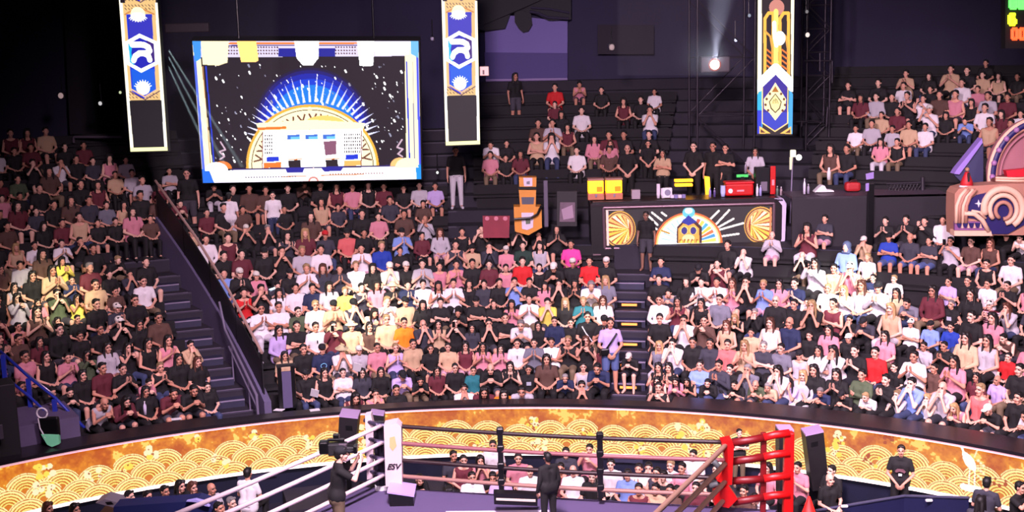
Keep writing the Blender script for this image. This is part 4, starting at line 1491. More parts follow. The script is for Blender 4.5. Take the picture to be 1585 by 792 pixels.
    c.line([(480, 738), (900, 732)], 5, (0.9, 0.6, 0.35))
    for X in range(300, 560, 14):
        c.ell(X, 738, 3.4, 3.4, (0.3, 0.15, 0.25))
    for X in range(730, 1000, 14):
        c.ell(X, 728, 3.4, 3.4, (0.6, 0.35, 0.25))
    c.poly([(600, 745), (645, 690), (690, 742), (700, 765), (590, 765)], (1.1, .95, .95))
    c.ell(645, 765, 26, 24, (.85, .5, .45), 0, 180)
    c.ell(645, 765, 19, 17, (1.1, .95, .95), 0, 180)
    c.poly([(72, 690), (110, 690), (140, 770), (78, 770)], (0.15, 0.45, 0.95))
    c.poly([(1165, 690), (1197, 680), (1197, 765), (1170, 765)], (0.10, 0.60, 0.98))
    c.poly([(25, 45), (70, 45), (70, 130), (40, 150)], (0.25, 0.60, 0.98))
    c.poly([(1140, 45), (1180, 45), (1180, 130), (1140, 110)], (0.45, 0.75, 1.0))
    for (X, s) in ((170, 1), (1095, -1)):
        c.line([(X, 550), (X + 25 * s, 590), (X - 5 * s, 600), (X + 20 * s, 625), (X - 2 * s, 640)], 8, (.85, .72, .80))
    c.ell(180, 690, 50, 40, ORG, 0, 180)
    c.ell(150, 700, 60, 44, WH, 0, 180)
    c.ell(1085, 690, 50, 44, (1.1, .8, .5), 0, 180)
    c.ell(1120, 700, 60, 52, CRM, 0, 180)
    # blown out lamps along the top
    c.poly([(70, 45), (212, 42), (205, 150), (160, 165), (80, 160)], CRM)
    c.poly([(252, 44), (352, 44), (364, 140), (350, 148), (275, 148)], (1.2, 0.95, 0.55))
    c.poly([(545, 44), (672, 44), (668, 130), (640, 165), (590, 165), (558, 130)], WH)
    c.poly([(865, 44), (955, 44), (948, 165), (935, 170), (880, 168)], WH)
    c.poly([(955, 50), (1140, 50), (1130, 112), (960, 118)], WH)
    pts, n = plane_pts([(297.6, 63.6), (647.6, 63.6), (652, 277), (314.2, 283)], 34.2, 34.2, 35.4)
    o = empty('big_screen', (pts[2] + pts[3]) / 2, 'big hanging LED screen showing a lit temple dome under stars', 'screen')
    c.grid('picture', pts, displaym, o, 1.15)
    backing('casing', pts, n, 0.35, black, o, 0.012)
    # suspension
    for f_ in (0.2, 0.8):
        p = pts[0].lerp(pts[1], f_)
        MB().tube(p - n * 0.2, p - n * 0.2 + Vector((0, 0, 6.2)), 0.03).build('hanger', blackgloss, o)


main_screen()


def banner(pix, D, art, name, label):
    """pix TL TR BR BL of the lit strip"""
    pts, n = plane_pts(pix, D, D, D)
    o = empty(name, (pts[2] + pts[3]) / 2, label, 'LED banner', 0, 'tall LED banners')
    art.grid('picture', pts, displaym, o, 1.1)
    backing('casing', pts, n, 0.25, black, o, 0.01)
    return o


def r_art():
    W, H = 120, 560
    # drawing coordinates of the middle banner, strip from y -260 to 742
    mp = fit(36.5, 220, -260, 64, 241, 742, W, H)
    c = Cv(W, H, mp, DK)
    for (x0, x1) in ((0, 13), (W - 13, W)):
        c.a[:, x0:x1] = (1.15, 1.10, 0.95)
        c.a[:, (2 if x0 == 0 else x0 + 3):(x1 - 4 if x0 == 0 else x1 - 3)] = (1.25, 1.25, 1.2)
    c.a[-12:] = (1.15, 1.15, 0.80)
    for dy in (0, -480):
        q = lambda L: [(x, y + dy) for x, y in L]
        if dy:
            c.poly(q([(45, 5), (225, 5), (225, 485), (50, 485)]), DK)
        c.poly(q([(60, 5), (214, 5), (217, 485), (72, 485)]), (0.95, 0.78, 0.52))
        for X in range(70, 210, 16):
            for Y in (14, 30, 450, 466):
                c.line(q([(X, Y), (X + 7, Y + 8)]), 3, (0.35, 0.2, 0.25))
        c.poly(q([(76, 60), (196, 60), (198, 440), (138, 478), (84, 440)]), (0.10, 0.20, 0.85))
        c.poly(q([(84, 65), (196, 65), (196, 180), (84, 180)]), (0.22, 0.22, 0.75))
        c.poly(q([(86, 330), (196, 330), (196, 440), (140, 455), (90, 430)]), (0.08, 0.38, 0.90))
        c.line(q([(70, 60), (133, 25), (205, 60)]), 6, (0.85, .55, .3))
        c.ell(130, 60 + dy, 34, 30, CRM)
        c.ell(130, 72 + dy, 34, 18, WH)
        for i in range(9):
            a = PI * (0.1 + .8 * i / 8)
            c.line(q([(130 + 34 * math.cos(a), 70 + 12 * math.sin(a)), (130 + 44 * math.cos(a), 72 + 26 * math.sin(a))]), 3, WH)
            c.line(q([(138 + 30 * math.cos(a), 425 - 20 * math.sin(a)), (138 + 42 * math.cos(a), 425 - 40 * math.sin(a))]), 3.5, WH)
        c.poly(q([(62, 195), (133, 155), (214, 195), (216, 305), (133, 348), (66, 305)]), WH)
        c.poly(q([(78, 205), (133, 175), (198, 205), (200, 295), (133, 328), (82, 295)]), (0.13, 0.15, 0.72))
        c.poly(q([(78, 205), (100, 192), (90, 250), (102, 312), (82, 295)]), (0.10, 0.75, 0.95))
        c.poly(q([(165, 188), (198, 205), (200, 290), (190, 297)]), (0.25, 0.15, 0.50))
        c.line(q([(96, 208), (150, 210), (172, 222), (178, 240), (160, 252), (128, 252), (108, 266), (100, 286)]), 24, WH)
        c.line(q([(150, 252), (170, 262), (176, 284)]), 24, WH)
        c.ell(138, 424 + dy, 32, 28, WH)
        c.line(q([(76, 425), (145, 468), (216, 425)]), 6, (1, .8, .6))
        c.line(q([(76, 440), (145, 482), (216, 440)]), 4, (.35, .2, .35))
    c.poly([(70, 487), (222, 487), (226, 722), (80, 722)], (0.10, 0.09, 0.11))
    return c


banner([(178, -80), (238, -80), (259.5, 233), (202, 234.5)], 33.0, r_art(), 'led_banner', 'tall LED banner with R emblem, hanging beside the outer wall')
banner([(681, -80), (737, -80), (743, 223), (690, 225)], 34.0, r_art(), 'led_banner', 'tall LED banner with R emblem, hanging next to the pale blind')


def g_art():
    W, H = 120, 560
    mp = fit(82, 292, -300, 79, 275, 748, W, H)
    c = Cv(W, H, mp, DK)
    Y0 = mp(0, 500)[1]
    c.poly([(70, -320), (300, -320), (300, 760), (70, 760)], (0.12, 0.09, 0.10))
    c.poly([(80, -320), (104, -320), (104, 470), (80, 520)], (1.2, 1.15, .95))
    c.poly([(268, -320), (294, -320), (290, 520), (268, 470)], (1.2, 1.15, .95))
    c.poly([(80, 520), (108, 480), (108, 745), (80, 745)], CYAN)
    c.poly([(80, 610), (104, 610), (104, 745), (80, 745)], (0.10, 0.22, 0.9))
    c.poly([(256, 480), (280, 520), (276, 745), (250, 745)], (0.25, 0.70, 0.98))
    c.ell(188, 28, 42, 40, (.85, .55, .5))
    for x0, x1 in ((112, 172), (196, 258)):
        c.line([(x0 + 10, 440), (x0 + 10, 90), (x0 + 30, 60), (x1 - 4, 60), (x1 - 4, 420)], 17, (1.1, .80, .30))
        c.line([(x0 + 10, 160), (x1 - 20, 190), (x1 - 8, 260), (x1 - 8, 400)], 11, (1.0, .70, .28))
        for j in range(5):
            c.line([(x0 + 22, 265 + j * 30), (x1 - 14, 285 + j * 30)], 9, (.95, .50, .18))
    c.line([(184, 50), (184, 380)], 26, (1.15, .95, .5))
    c.line([(174, 115), (176, 190), (186, 240)], 22, WH)
    c.ell(206, 200, 30, 36, WH)
    c.line([(90, 470), (182, 375), (276, 470)], 58, WH)
    c.poly([(108, 478), (182, 405), (250, 478), (250, 680), (178, 728), (108, 680)], (0.20, 0.14, 0.62))
    c.poly([(112, 620), (245, 620), (245, 682), (178, 722), (112, 682)], (0.18, 0.25, 0.80))
    c.line([(108, 480), (108, 682), (178, 730), (248, 682), (250, 480)], 6, (1.15, .95, .6))
    c.poly([(180, 450), (212, 500), (240, 545), (236, 600), (212, 625), (180, 668), (148, 625), (118, 600), (116, 545), (150, 500)], (1.15, 1.05, .8))
    c.poly([(180, 470), (200, 505), (160, 505)], (.75, .45, .1))
    for X, Y in ((132, 545), (228, 545), (126, 578), (234, 578), (150, 515), (212, 515), (140, 610), (220, 610)):
        c.ell(X, Y, 7, 7, (.45, .25, .1))
    c.poly([(180, 512), (216, 560), (206, 600), (180, 626), (154, 600), (144, 560)], (.35, .25, .1))
    c.poly([(180, 520), (210, 562), (200, 596), (180, 618), (160, 596), (150, 562)], (1.1, 1.05, .7))
    for i in range(5):
        c.line([(164 + 8 * i, 570), (170 + 5 * i, 548 - 4 * (2 - abs(i - 2)))], 3, (.6, .4, .15))
    for s, X in ((1, 92), (-1, 268)):
        c.poly([(X, 700), (X + 62 * s, 742), (X, 745)], (1.1, .85, .4))
        c.poly([(X + 6 * s, 716), (X + 34 * s, 738), (X + 6 * s, 738)], (.4, .2, .15))
    return c


banner([(1173.5, -80), (1230.5, -80), (1226.5, 208), (1172, 207.5)], 34.5, g_art(), 'led_banner', 'tall LED banner of gold arches above a blue lotus crest')

# ------------------------------------------------------------------ lit bar
BD = 34.4
def bar():
    W, H = 420, 96
    def mp(x, y):
        t = (x - 212) / (1334 - 212)
        yt, yb = 460 - 30 * t, 706 - 28 * t
        return t * W, (y - yt) / (yb - yt) * H
    c = Cv(W, H, mp, (0.16, 0.13, 0.15))
    for cx, cy, s in ((305, 590, 1), (1255, 562, -1)):
        c.ell(cx, cy, 108, 128, (1.0, .72, .30))
        c.ell(cx, cy, 100, 120, (.45, .22, .15))
        c.ell(cx, cy, 92, 112, (1.1, .8, .5))
        cols = [(1.2, 1.05, .8), (1.1, .85, .4), (.85, .38, .15), (1.1, .95, .35)]
        hub = cx + 62 * s
        msk = c.a.copy()
        c.ell(cx - 6 * s, cy + 4, 84, 102, (.75, .30, .12))
        shell = c.a.copy()
        c.a[:] = msk
        for i in range(13):
            am = (95 + 170 * i / 12) if s > 0 else (-85 + 170 * i / 12)
            top_ = (i < 6) == (s > 0)
            cc_ = [(1.2, 1.1, .9), (1.1, .80, .45), (1.2, 1.0, .6)][i % 3] if top_ else [(1.2, 1.05, .45), (1.1, .85, .30), (1.2, 1.1, .7)][i % 3]
            x0_, y0_ = mp(hub, cy)
            dx_, dy_ = (c.X - x0_) / c.scale(), -(c.Y - y0_) / c.scale()
            an_ = np.degrees(np.arctan2(dy_, dx_))
            df = np.abs((an_ - am + 180) % 360 - 180)
            hit = (df < 4.6) & (np.abs(shell - msk).sum(-1) > 0)
            shell[hit] = cc_
        c.a[:] = shell
        for j in (0.92, 0.80):
            c.ell(cx, cy, 112 * j, 130 * j, (.55, .25, .15), -80 if s > 0 else 100, 80 if s > 0 else 260, 0.965)
    for (a_, b_) in (((940, 575), (1045, 462)), ((950, 590), (1075, 520)), ((960, 600), (1140, 550)), ((985, 640), (1110, 622)), ((900, 540), (975, 466)),
                     ((560, 560), (500, 500)), ((590, 530), (525, 478)), ((620, 500), (590, 478)), ((555, 590), (450, 540))):
        c.line([a_, b_], 13, (1.2, 1.15, 1.15))
        c.line([a_, b_], 3, (.5, .4, .3))
    c.ell(770, 690, 232, 222, (.95, .45, .2), 0, 180)
    c.ell(770, 690, 218, 210, (1.1, .9, .6), 0, 180)
    c.ell(770, 690, 205, 198, (1.2, 1.2, 1.2), 0, 180)
    cc = [(1.1, .95, .45), (.30, .65, .90), (.95, .50, .30), (1.1, .85, .3), (.35, .75, .95), (1.1, .9, .4), (.9, .4, .25), (1.15, 1.1, .8)]
    for i in range(8):
        c.ell(770, 690, 190, 186, cc[i], 4 + i * 10, 4 + i * 10 + 8)
    for i in range(6):
        c.ell(770, 690, 190, 186, (.75, .9, 1.1), 100 + i * 13, 103 + i * 13)
    c.line([(590, 600), (640, 618)], 12, (.85, .6, .15))
    c.ell(772, 478, 42, 38, (.45, .85, .95))
    c.ell(772, 466, 26, 20, (1.1, 1.15, 1.2))
    # arched emblem with two windows
    c.poly([(690, 685), (692, 575), (722, 545), (770, 500), (830, 545), (860, 575), (860, 685)], (.28, .12, .12))
    c.poly([(700, 685), (702, 585), (735, 552), (770, 562), (806, 552), (842, 585), (846, 685)], (1.1, .72, .30))
    c.poly([(722, 540), (770, 496), (828, 540), (770, 566)], (.14, .20, .68))
    for X in (742, 803):
        c.ell(X, 598, 27, 30, (1.1, .9, .5))
        c.ell(X, 600, 20, 26, (.22, .18, .55))
    c.ell(770, 650, 42, 26, (1.2, .95, .7))
    for X in (715, 745, 770, 795, 828):
        c.ell(X, 668, 8, 12, (.75, .45, .1))
        c.ell(X + 6, 676, 6, 9, (1.2, 1.1, .4))
    c.line([(212, 462), (330, 458)], 8, (1.1, .9, .9))
    c.line([(222, 470), (222, 700)], 16, (1.1, .85, .85))
    c.line([(1324, 450), (1324, 680)], 14, (.95, .55, .35))
    F = lambda px, py, d=0.0: at(px, py, BD + d)
    o = empty('bar_counter', F(1065, 392, 0.4), 'long black bar counter with lit front display and rounded pale end', 'bar counter')
    pts = [F(937.5, 325), F(1195, 318), F(1193.5, 374), F(939, 381)]
    c.grid('front_display', pts, displaym, o, 1.1)
    body = [F(914, 318), F(918, 313), F(1205, 306), F(1213, 310), F(1217, 318), F(1214, 378), F(1206, 390), F(916, 393)]
    MB().slab([p + Vector((0, 0.03, 0)) for p in body], (0, 1.0, 0)).build('counter_body', mat('bar_black', (0.09, 0.075, 0.09), 0.35), o)
    fr = MB()
    P4 = [F(934, 321.5), F(1198, 314.5), F(1197, 377.5), F(936, 384.5)]
    for a, b in zip(P4, P4[1:] + P4[:1]):
        fr.tube(a, b, 0.045)
    fr.build('display_frame', mat('bar_bezel', (0.45, 0.36, 0.40), 0.35, 0.5), o)
    en = [F(1198, 307), F(1212, 307), F(1217.5, 315), F(1215, 372), F(1207, 386), F(1204, 383), F(1210, 370), F(1211, 318), F(1206, 312)]
    MB().slab(en, (0, 0.9, 0)).build('rounded_end', mat('bar_end_white', (0.78, 0.74, 0.86), 0.4), o)
    # counter top overlooks the rear
    tp = [F(914, 316), F(1212, 307.5), F(1212, 311), F(914, 319.5)]
    MB().slab(tp, (0, 1.25, 0)).build('counter_top', mat('bar_top', (0.16, 0.12, 0.15), 0.3), o)
    MB().slab([F(918, 393), F(1210, 390), F(1210, 396), F(918, 399)], (0, 0.5, 0)).build('foot_strip', mat('foot_strip', (0.42, 0.32, 0.36), 0.5), o)


bar()
# dark plinth under the bar and promenade front
struct(MB().arc(TR(8) + 0.23, TR(8) + 0.30, 3.3, PLZ + 0.02, A700, A1), 'wall_promenade', mat('plinth_navy', (0.11, 0.11, 0.20), 0.6, noise=0.2, scale=3))

ctz = at(1065, 309, BD).z + 0.01


def on_bar(px, d=0.5):
    p = at(px, 305, BD + d)
    return Vector((p.x, p.y, ctz))


amber = mat('amber_glow', (1.0, 0.72, 0.12), 0.4, emit=1.7)
juice = mat('amber_juice', (0.95, 0.55, 0.10), 0.3, emit=0.55)
glass = mat('clear_plastic', (0.80, 0.78, 0.82), 0.2)


def dispenser(px, w, label):
    p = on_bar(px)
    o = empty('drink_dispenser', p, label, 'drink dispenser', 0, 'glowing drink dispensers')
    MB().box(p + Vector((0, 0, 0.09)), (w, 0.36, 0.18), bev=.02).build('base', mat('disp_base', (.75, .45, .35), .4), o)
    MB().box(p + Vector((0, 0, 0.36)), (w * .94, 0.32, 0.36), bev=.03).build('tank', amber, o)
    MB().box(p + Vector((0, 0, 0.57)), (w, 0.36, 0.06), bev=.015).build('lid', mat('disp_lid', (.62, .45, .40), .4), o)
    MB().box(p + Vector((0, -0.19, 0.13)), (.05, .06, .08)).build('tap', steel, o)
    MB().box(p + Vector((0.1, -0.163, 0.30)), (w * .35, 0.01, 0.14)).build('label_panel', juice, o)


dispenser(922, .46, 'glowing amber drink dispenser at the near end of the bar')
dispenser(950, .48, 'glowing amber drink dispenser second along the bar, beside cups')


def cups(px, n, r, label, colr=(0.86, 0.82, 0.88), d=0.4):
    p = on_bar(px, d)
    b = MB().lathe([(r * .72, 0), (r, .12), (r * .95, .12 + .03 * n), (r, .13 + .03 * n)], p, 12)
    tag(b.build('cup_stack', mat('cup_%d' % int(px), colr, .4), None, True), label, 'cups', 'cup stacks on the bar')


cups(1019, 9, .055, 'white paper cup stack on the bar, tallest one')
cups(1026, 5, .06, 'short white cup stack on the bar beside the tallest')
cups(1119, 6, .075, 'pale blue cup stack beside the red cooler', (.72, .76, .95))
o = empty('round_clock_box', on_bar(1032), 'white box with round grey emblem on the bar', 'box')
p = on_bar(1033, .4)
MB().box(p + Vector((0, 0, .15)), (.26, .12, .28), bev=.02).build('box_body', whitem, o)
MB().tube(p + Vector((0, -.06, .16)), p + Vector((0, -.075, .16)), .085, seg=20).build('emblem', mat('grey_print', (.5, .48, .58), .5), o)
p = on_bar(984, .4)
o = empty('paper_bag', p, 'grey paper bag on the bar beside the dispensers', 'bag')
MB().box(p + Vector((0, 0, .13)), (.24, .16, .26), bev=.01).build('bag_body', mat('grey_bag', (.62, .56, .60), .7), o)
p = on_bar(1045, .4)
for i, x in enumerate((1040, 1046, 1052, 1058)):
    q = on_bar(x, .35)
    tag(MB().box(q + Vector((0, 0, .05)), (.10, .14, .09 + .02 * (i % 2)), bev=.008).build('napkin_pack', mat('napkin_%d' % (i % 2), ((.80, .76, .86), (.45, .42, .62))[i % 2], .6)),
        'small %s napkin pack on the bar, %s' % (('pale', 'violet')[i % 2], ('next to the white box', 'second from the white box', 'third from the white box', 'nearest the amber shelf')[i]), 'napkins', 'napkin packs on the bar')
# amber lit shelf behind the bar
for px, py, w, n in ((1058, 279, .52, 'upper'), (1058, 286, .50, 'lower')):
    p = at(px, py, BD + 1.3)
    tag(MB().box(p, (w, .2, .075), bev=.01).build('lit_shelf', amber), 'amber lit shelf behind the bar, %s one' % n, 'shelf', 'amber shelves behind the bar')
p = at(1093, 288, BD + 1.4)
tag(MB().slab([p + Vector((-.04, 0, .28)), p + Vector((.10, 0, .26)), p + Vector((.12, 0, -.1)), p + Vector((.06, 0, -.36)), p + Vector((.0, 0, -.3))], (0, .12, 0)).build('lamp_panel', amber),
    'narrow glowing amber panel behind the woman in black', 'lamp')
# red cooler
p = on_bar(1143, .55)
o = empty('cooler_box', p, 'red cooler box with white logo on the bar', 'cooler')
MB().box(p + Vector((0, 0, .18)), (.78, .40, .34), bev=.05).build('cooler_body', redm, o)
MB().box(p + Vector((0, 0, .375)), (.80, .42, .06), bev=.02).build('cooler_lid', mat('red_lid', (.80, .10, .14), .4), o)
MB().tube(p + Vector((-.26, -.20, .16)), p + Vector((-.26, -.215, .16)), .065, seg=20).build('round_logo', whitem, o)
MB().box(p + Vector((.02, -.205, .16)), (.20, .012, .05)).build('logo_script', mat('logo_pink', (.9, .55, .6), .5), o)
# red standing sign, dark machine, bottles
p = on_bar(1196, .6)
o = empty('red_sign', p, 'tall narrow red sign standing at the end of the bar', 'sign')
MB().box(p + Vector((0, 0, .40)), (.15, .05, .80), bev=.02).build('sign_board', redm, o)
MB().box(p + Vector((0, -.03, .34)), (.07, .01, .16)).build('sign_print', mat('logo_pink', (.9, .55, .6), .5), o)
p = on_bar(1182, .9)
o = empty('drinks_machine', p, 'black drinks machine beside the red sign', 'machine')
MB().box(p + Vector((-.05, 0, .38)), (.42, .34, .74), bev=.03).build('machine_body', mat('machine_black', (.08, .08, .1), .3), o)
MB().box(p + Vector((-.03, -.18, .22)), (.18, .02, .26)).build('front_plate', mat('machine_plate', (.42, .38, .45), .4), o)


def bottle(p, h, c, label, grp, cat_='bottle'):
    o = empty('bottle', p, label, cat_, 0, grp)
    MB().lathe([(.035, 0), (.037, h * .6), (.030, h * .72), (.013, h * .84), (.013, h * .94)], p, 12).build('body', mat('bottle_%s' % ('%d_%d_%d' % tuple(int(v * 99) for v in c)), c, .2), o, True)
    MB().tube(p + Vector((0, 0, h * .93)), p + Vector((0, 0, h)), .016).build('bottle_cap', whitem, o)


for px, h, c, w in ((1172, .34, (.86, .84, .90), 'white bottle before the black drinks machine'), (1177, .30, (.62, .60, .82), 'lilac bottle before the black drinks machine'),
                    (1203, .26, (.35, .42, .38), 'green-grey bottle just past the red sign'), (1209, .24, (.62, .55, .58), 'pale bottle at the far bar end'),
                    (1099, .26, (.55, .5, .75), 'violet bottle between amber lamp and cup stack'), (1106, .25, (.35, .3, .5), 'dark violet bottle beside the pale blue cups')):
    bottle(on_bar(px, .35), h, c, w, 'bottles on the bar')
p = at(1149, 272, BD + 1.6)
o = empty('green_label_shelf', p, 'small green lit label strip behind the cooler', 'label')
MB().box(p, (.34, .05, .085), bev=.01).build('strip', mat('green_lit', (.25, .75, .35), .4, emit=.5), o)
MB().box(p + Vector((0, 0, -.5)), (.10, .05, .95)).build('stand', blackgloss, o)
bottle(at(1154, 268, BD + 1.6), .32, (.55, .52, .58), 'clear bottle standing above the green label strip', 'bottles behind the bar')

# ------------------------------------------------------------------ light stand, lamps and trusses
p = at(1222, 376, 35.2)
q = at(1227, 240, 35.2)
o = empty('light_stand', Vector((p.x, p.y, PLZ)), 'slim light stand with white lamp head past the bar', 'light stand')
MB().tube((p.x, p.y, PLZ), q, .022).build('pole', steel, o)
MB().path([Vector((p.x - .35, p.y, PLZ + .03)), Vector((p.x, p.y, PLZ + .3)), Vector((p.x + .35, p.y, PLZ + .03))], .018).build('tripod_leg', steel, o)
MB().box(q + Vector((0, -.03, .05)), (.15, .12, .20), bev=.02).build('lamp_head', mat('stand_white', (.95, .93, .80), .4, emit=.9), o)
MB().tube(q + Vector((-.05, -.03, -.05)), q + Vector((-.06, -.03, -.40)), .05, .035).build('lamp_neck', mat('stand_pale', (.85, .86, .70), .4, emit=.3), o)
p = at(1236.5, 243.5, 35.6)
o = empty('round_lamp', p, 'small round glowing lamp beside the light stand', 'lamp')
MB().ball(p, .085).build('bulb', mat('bulb_white', (1, 1, .95), .4, emit=3), o, True)
MB().tube(p + Vector((0, .05, 0)), p + Vector((0, .25, 0)), .04).build('holder', blackgloss, o)


def truss(px, y0, y1, D, w, label):
    a, b = at(px, y0, D), at(px, y1, D)
    zb = max(b.z, 4.4)
    o = empty('truss_tower', Vector((a.x, a.y, zb)), label, 'truss')
    m = MB()
    for sx in (-1, 1):
        for sy in (-1, 1):
            m.tube((a.x + sx * w / 2, a.y + sy * w / 2, zb), (a.x + sx * w / 2, a.y + sy * w / 2, a.z), .035)
    m.build('uprights', mat('truss_grey', (.17, .15, .19), .45, .5), o)
    for sy in (-1, 1):
        m = MB()
        z = zb
        i = 0
        while z < a.z - w:
            s = 1 if i % 2 else -1
            m.tube((a.x - s * w / 2, a.y + sy * w / 2, z), (a.x + s * w / 2, a.y + sy * w / 2, z + w), .018)
            m.tube((a.x - w / 2, a.y + sy * w / 2, z), (a.x + w / 2, a.y + sy * w / 2, z), .018)
            z += w
            i += 1
        m.build('bracing', MATS['truss_grey'], o)
    return o


truss(1117, -30, 262, 38.6, 1.7, 'dark truss tower behind the bar carrying the bright lamp')
truss(1265, -30, 258, 38.8, .7, 'slim dark truss tower past the gold banner')
p = at(1106, 100, 37.2)
o = empty('stage_lamp', p, 'stage lamp shining straight out of the dark truss tower', 'stage lamp')
MB().box(p + Vector((.05, .35, 0)), (.85, .5, .46), bev=.04).build('housing', mat('lamp_house', (.30, .26, .30), .5), o)
MB().tube(p + Vector((0, .1, 0)), p + Vector((0, -.03, 0)), .17, .19, 20).build('barrel', mat('lamp_barrel', (.55, .25, .18), .5), o)
MB().tube(p + Vector((0, -.03, 0)), p + Vector((0, -.05, 0)), .135, seg=20).build('lens', mat('lens_glow', (1, .97, .88), .3, emit=9), o)
spot('stage_lamp_light', p + Vector((0, -.2, .05)), (0, 20, 12), 60, 500, (.8, .9, 1), .5, .1)
pipes = MB()
for a_, b_ in (((1245, 94), (1288, 94)), ((1269, 82), (1269, 110)), ((1288, 94), (1288, 128)), ((1232, 188), (1250, 188)), ((1241, 188), (1241, 196)), ((1281, 165), (1279, 196))):
    pipes.tube(at(*a_, 38.0), at(*b_, 38.0), .03)
tag(pipes.build('pipe_scaffold', mat('truss_grey', (.17, .15, .19), .45)), 'thin pipe frame across the slim truss tower', 'pipe frame')
pipes = MB()
for a_, b_ in (((114, 212), (188, 212)), ((114, 212), (114, 221))):
    pipes.tube(at(*a_, 38.5), at(*b_, 38.5), .04)
tag(pipes.build('pipe_rail', mat('pipe_pale', (.34, .30, .36), .5)), 'pale pipe rail under the dark curtain beside the outer banner', 'rail')
small = [(94, 148, .10, (.62, .52, .52), 'pinkish square wall lamp nearest the outer corner'), (155, 160, .07, (.8, .8, .8), 'small white wall lamp left of the outer banner, below curtain centre'),
         (186, 143, .05, (.9, .95, .75), 'tiny pale lamp touching the outer banner edge'), (947, 73, .10, (.55, .48, .48), 'dim lamp hanging high in the dark between blind and truss'),
         (1139, 62, .06, (.85, .9, 1), 'small bluish lamp high on the dark truss tower'), (1160, 24, .06, (.5, .55, .6), 'dim lamp at the top of the dark truss tower'),
         (1250, 54, .08, (1, .95, .9), 'white twin lamp high on the slim truss tower'), (1249, 18, .06, (.5, .5, .5), 'dim lamp near the top of the slim truss'),
         (669, 60, .06, (.45, .4, .5), 'dim lamp between big screen and middle banner'), (677, 267, .05, (.9, .95, .9), 'small bright lamp under the middle banner')]
for x, y, r_, c_, lb in small:
    p = at(x, y, 37.8)
    o = empty('wall_lamp', p, lb, 'lamp', 0, 'small lamps in the dark rig')
    MB().ball(p, r_ * .8, 12, (1, .5, 1.1)).build('face', mat('lampface_%d' % x, c_, .5, emit=.8), o)
    MB().box(p + Vector((0, .12, 0)), (r_ * 1.8, .16, r_ * 2.0), bev=.01).build('housing', blackgloss, o)
    MB().tube(p + Vector((0, .12, r_)), p + Vector((0, .12, r_ + .5)), .015).build('bracket', blackgloss, o)
p = at(749.5, 110, 34.8)
o = empty('small_sign', p, 'small lit pinkish sign beside the middle banner', 'sign')
MB().box(p, (.24, .05, .24), bev=.01).build('sign_face', mat('sign_pink', (.85, .62, .60), .4, emit=.75), o)
MB().box(p + Vector((-.02, -.03, -.03)), (.05, .01, .12)).build('sign_figure', mat('sign_dark', (.3, .15, .15), .4), o)
MB().box(p + Vector((0, .06, 0)), (.28, .06, .28), bev=.01).build('frame', blackgloss, o)
p = at(290, 43, 36.5)
tag(MB().box(p, (1.25, .2, .26), bev=.03).build('air_duct', mat('duct_grey', (.26, .21, .25), .6)), 'dim grey box hanging above the big screen corner', 'duct')

# pale blind, drape, dark curtain on the rear wall
def wall_quad(px, r_):
    return [on_r(x, y, r_) for x, y in px]


RW = R0 + 17.3
q = wall_quad([(750, 20), (878.5, 33), (878.5, 122), (752, 124)], RW)
o = empty('pale_blind', (q[2] + q[3]) / 2, 'pale violet blind on the rear wall with darker lower band', 'blind')
MB().slab(q, (0, .06, 0)).build('sheet', mat('blind_violet', (.46, .42, .66), .85, noise=.06, scale=.6), o)
q2 = wall_quad([(750, 81), (878.5, 82), (878.5, 122), (752, 124)], RW - .05)
MB().slab(q2, (0, .03, 0)).build('lower_band', mat('blind_band', (.32, .29, .50), .85), o)
b0, b1 = q[3], q[2]
MB().tube(b0, b1, .06).build('bottom_bar', mat('blind_bar', (.55, .48, .66), .6), o)
dr = MB()
for pts_ in ([(736, -20), (884, -20), (884, 30), (850, 32), (830, 22), (806, 16), (790, 22), (782, 44), (752, 48), (736, 44)],
             [(796, 14), (822, 20), (824, 38), (818, 48), (810, 50), (803, 44), (797, 34)]):
    dr.slab(wall_quad(pts_, RW - .25), (0, .15, 0))
o = tag(dr.build('black_drape', mat('drape_black', (.06, .05, .09), .7)), 'black drape sagging over the top of the pale blind', 'drape')
fo = MB()
fo.path([on_r(x, y, RW - .28) for x, y in ((820, 18), (832, 20), (848, 27), (880, 29))], .05)
fo.path([on_r(x, y, RW - .28) for x, y in ((822, 12), (850, 14), (882, 20))], .04)
fo.build('drape_fold', mat('drape_fold', (.16, .14, .24), .6), o)
ql = wall_quad([(97, -20), (182, -20), (190, 208), (108, 208)], R0 + 16.9)
o = tag(MB().slab(ql, (0, .1, 0)).build('dark_curtain', mat('curtain_brown', (.15, .13, .165), .9, noise=.3, scale=.8)), 'dark brown curtain panel beside the outer banner', 'curtain')
qb = wall_quad([(925, 38), (1012, 38), (1012, 84), (925, 84)], R0 + 17.2)
tag(MB().slab(qb, (0, .06, 0)).build('wall_panel', mat('panel_dark', (.13, .11, .17), .8)), 'barely lit dark panel high on the rear wall', 'panel')

# scoreboard
SB = 33.5
o = empty('scoreboard', at(1590, 75, SB + .3), 'corner scoreboard with green, yellow and red lit digits', 'scoreboard')
MB().slab([at(1556, -60, SB + .05), at(1680, -60, SB + .05), at(1680, 75, SB + .05), at(1556, 75, SB + .05)], (0, .3, 0)).build('casing', mat('score_black', (.05, .03, .04), .8), o)


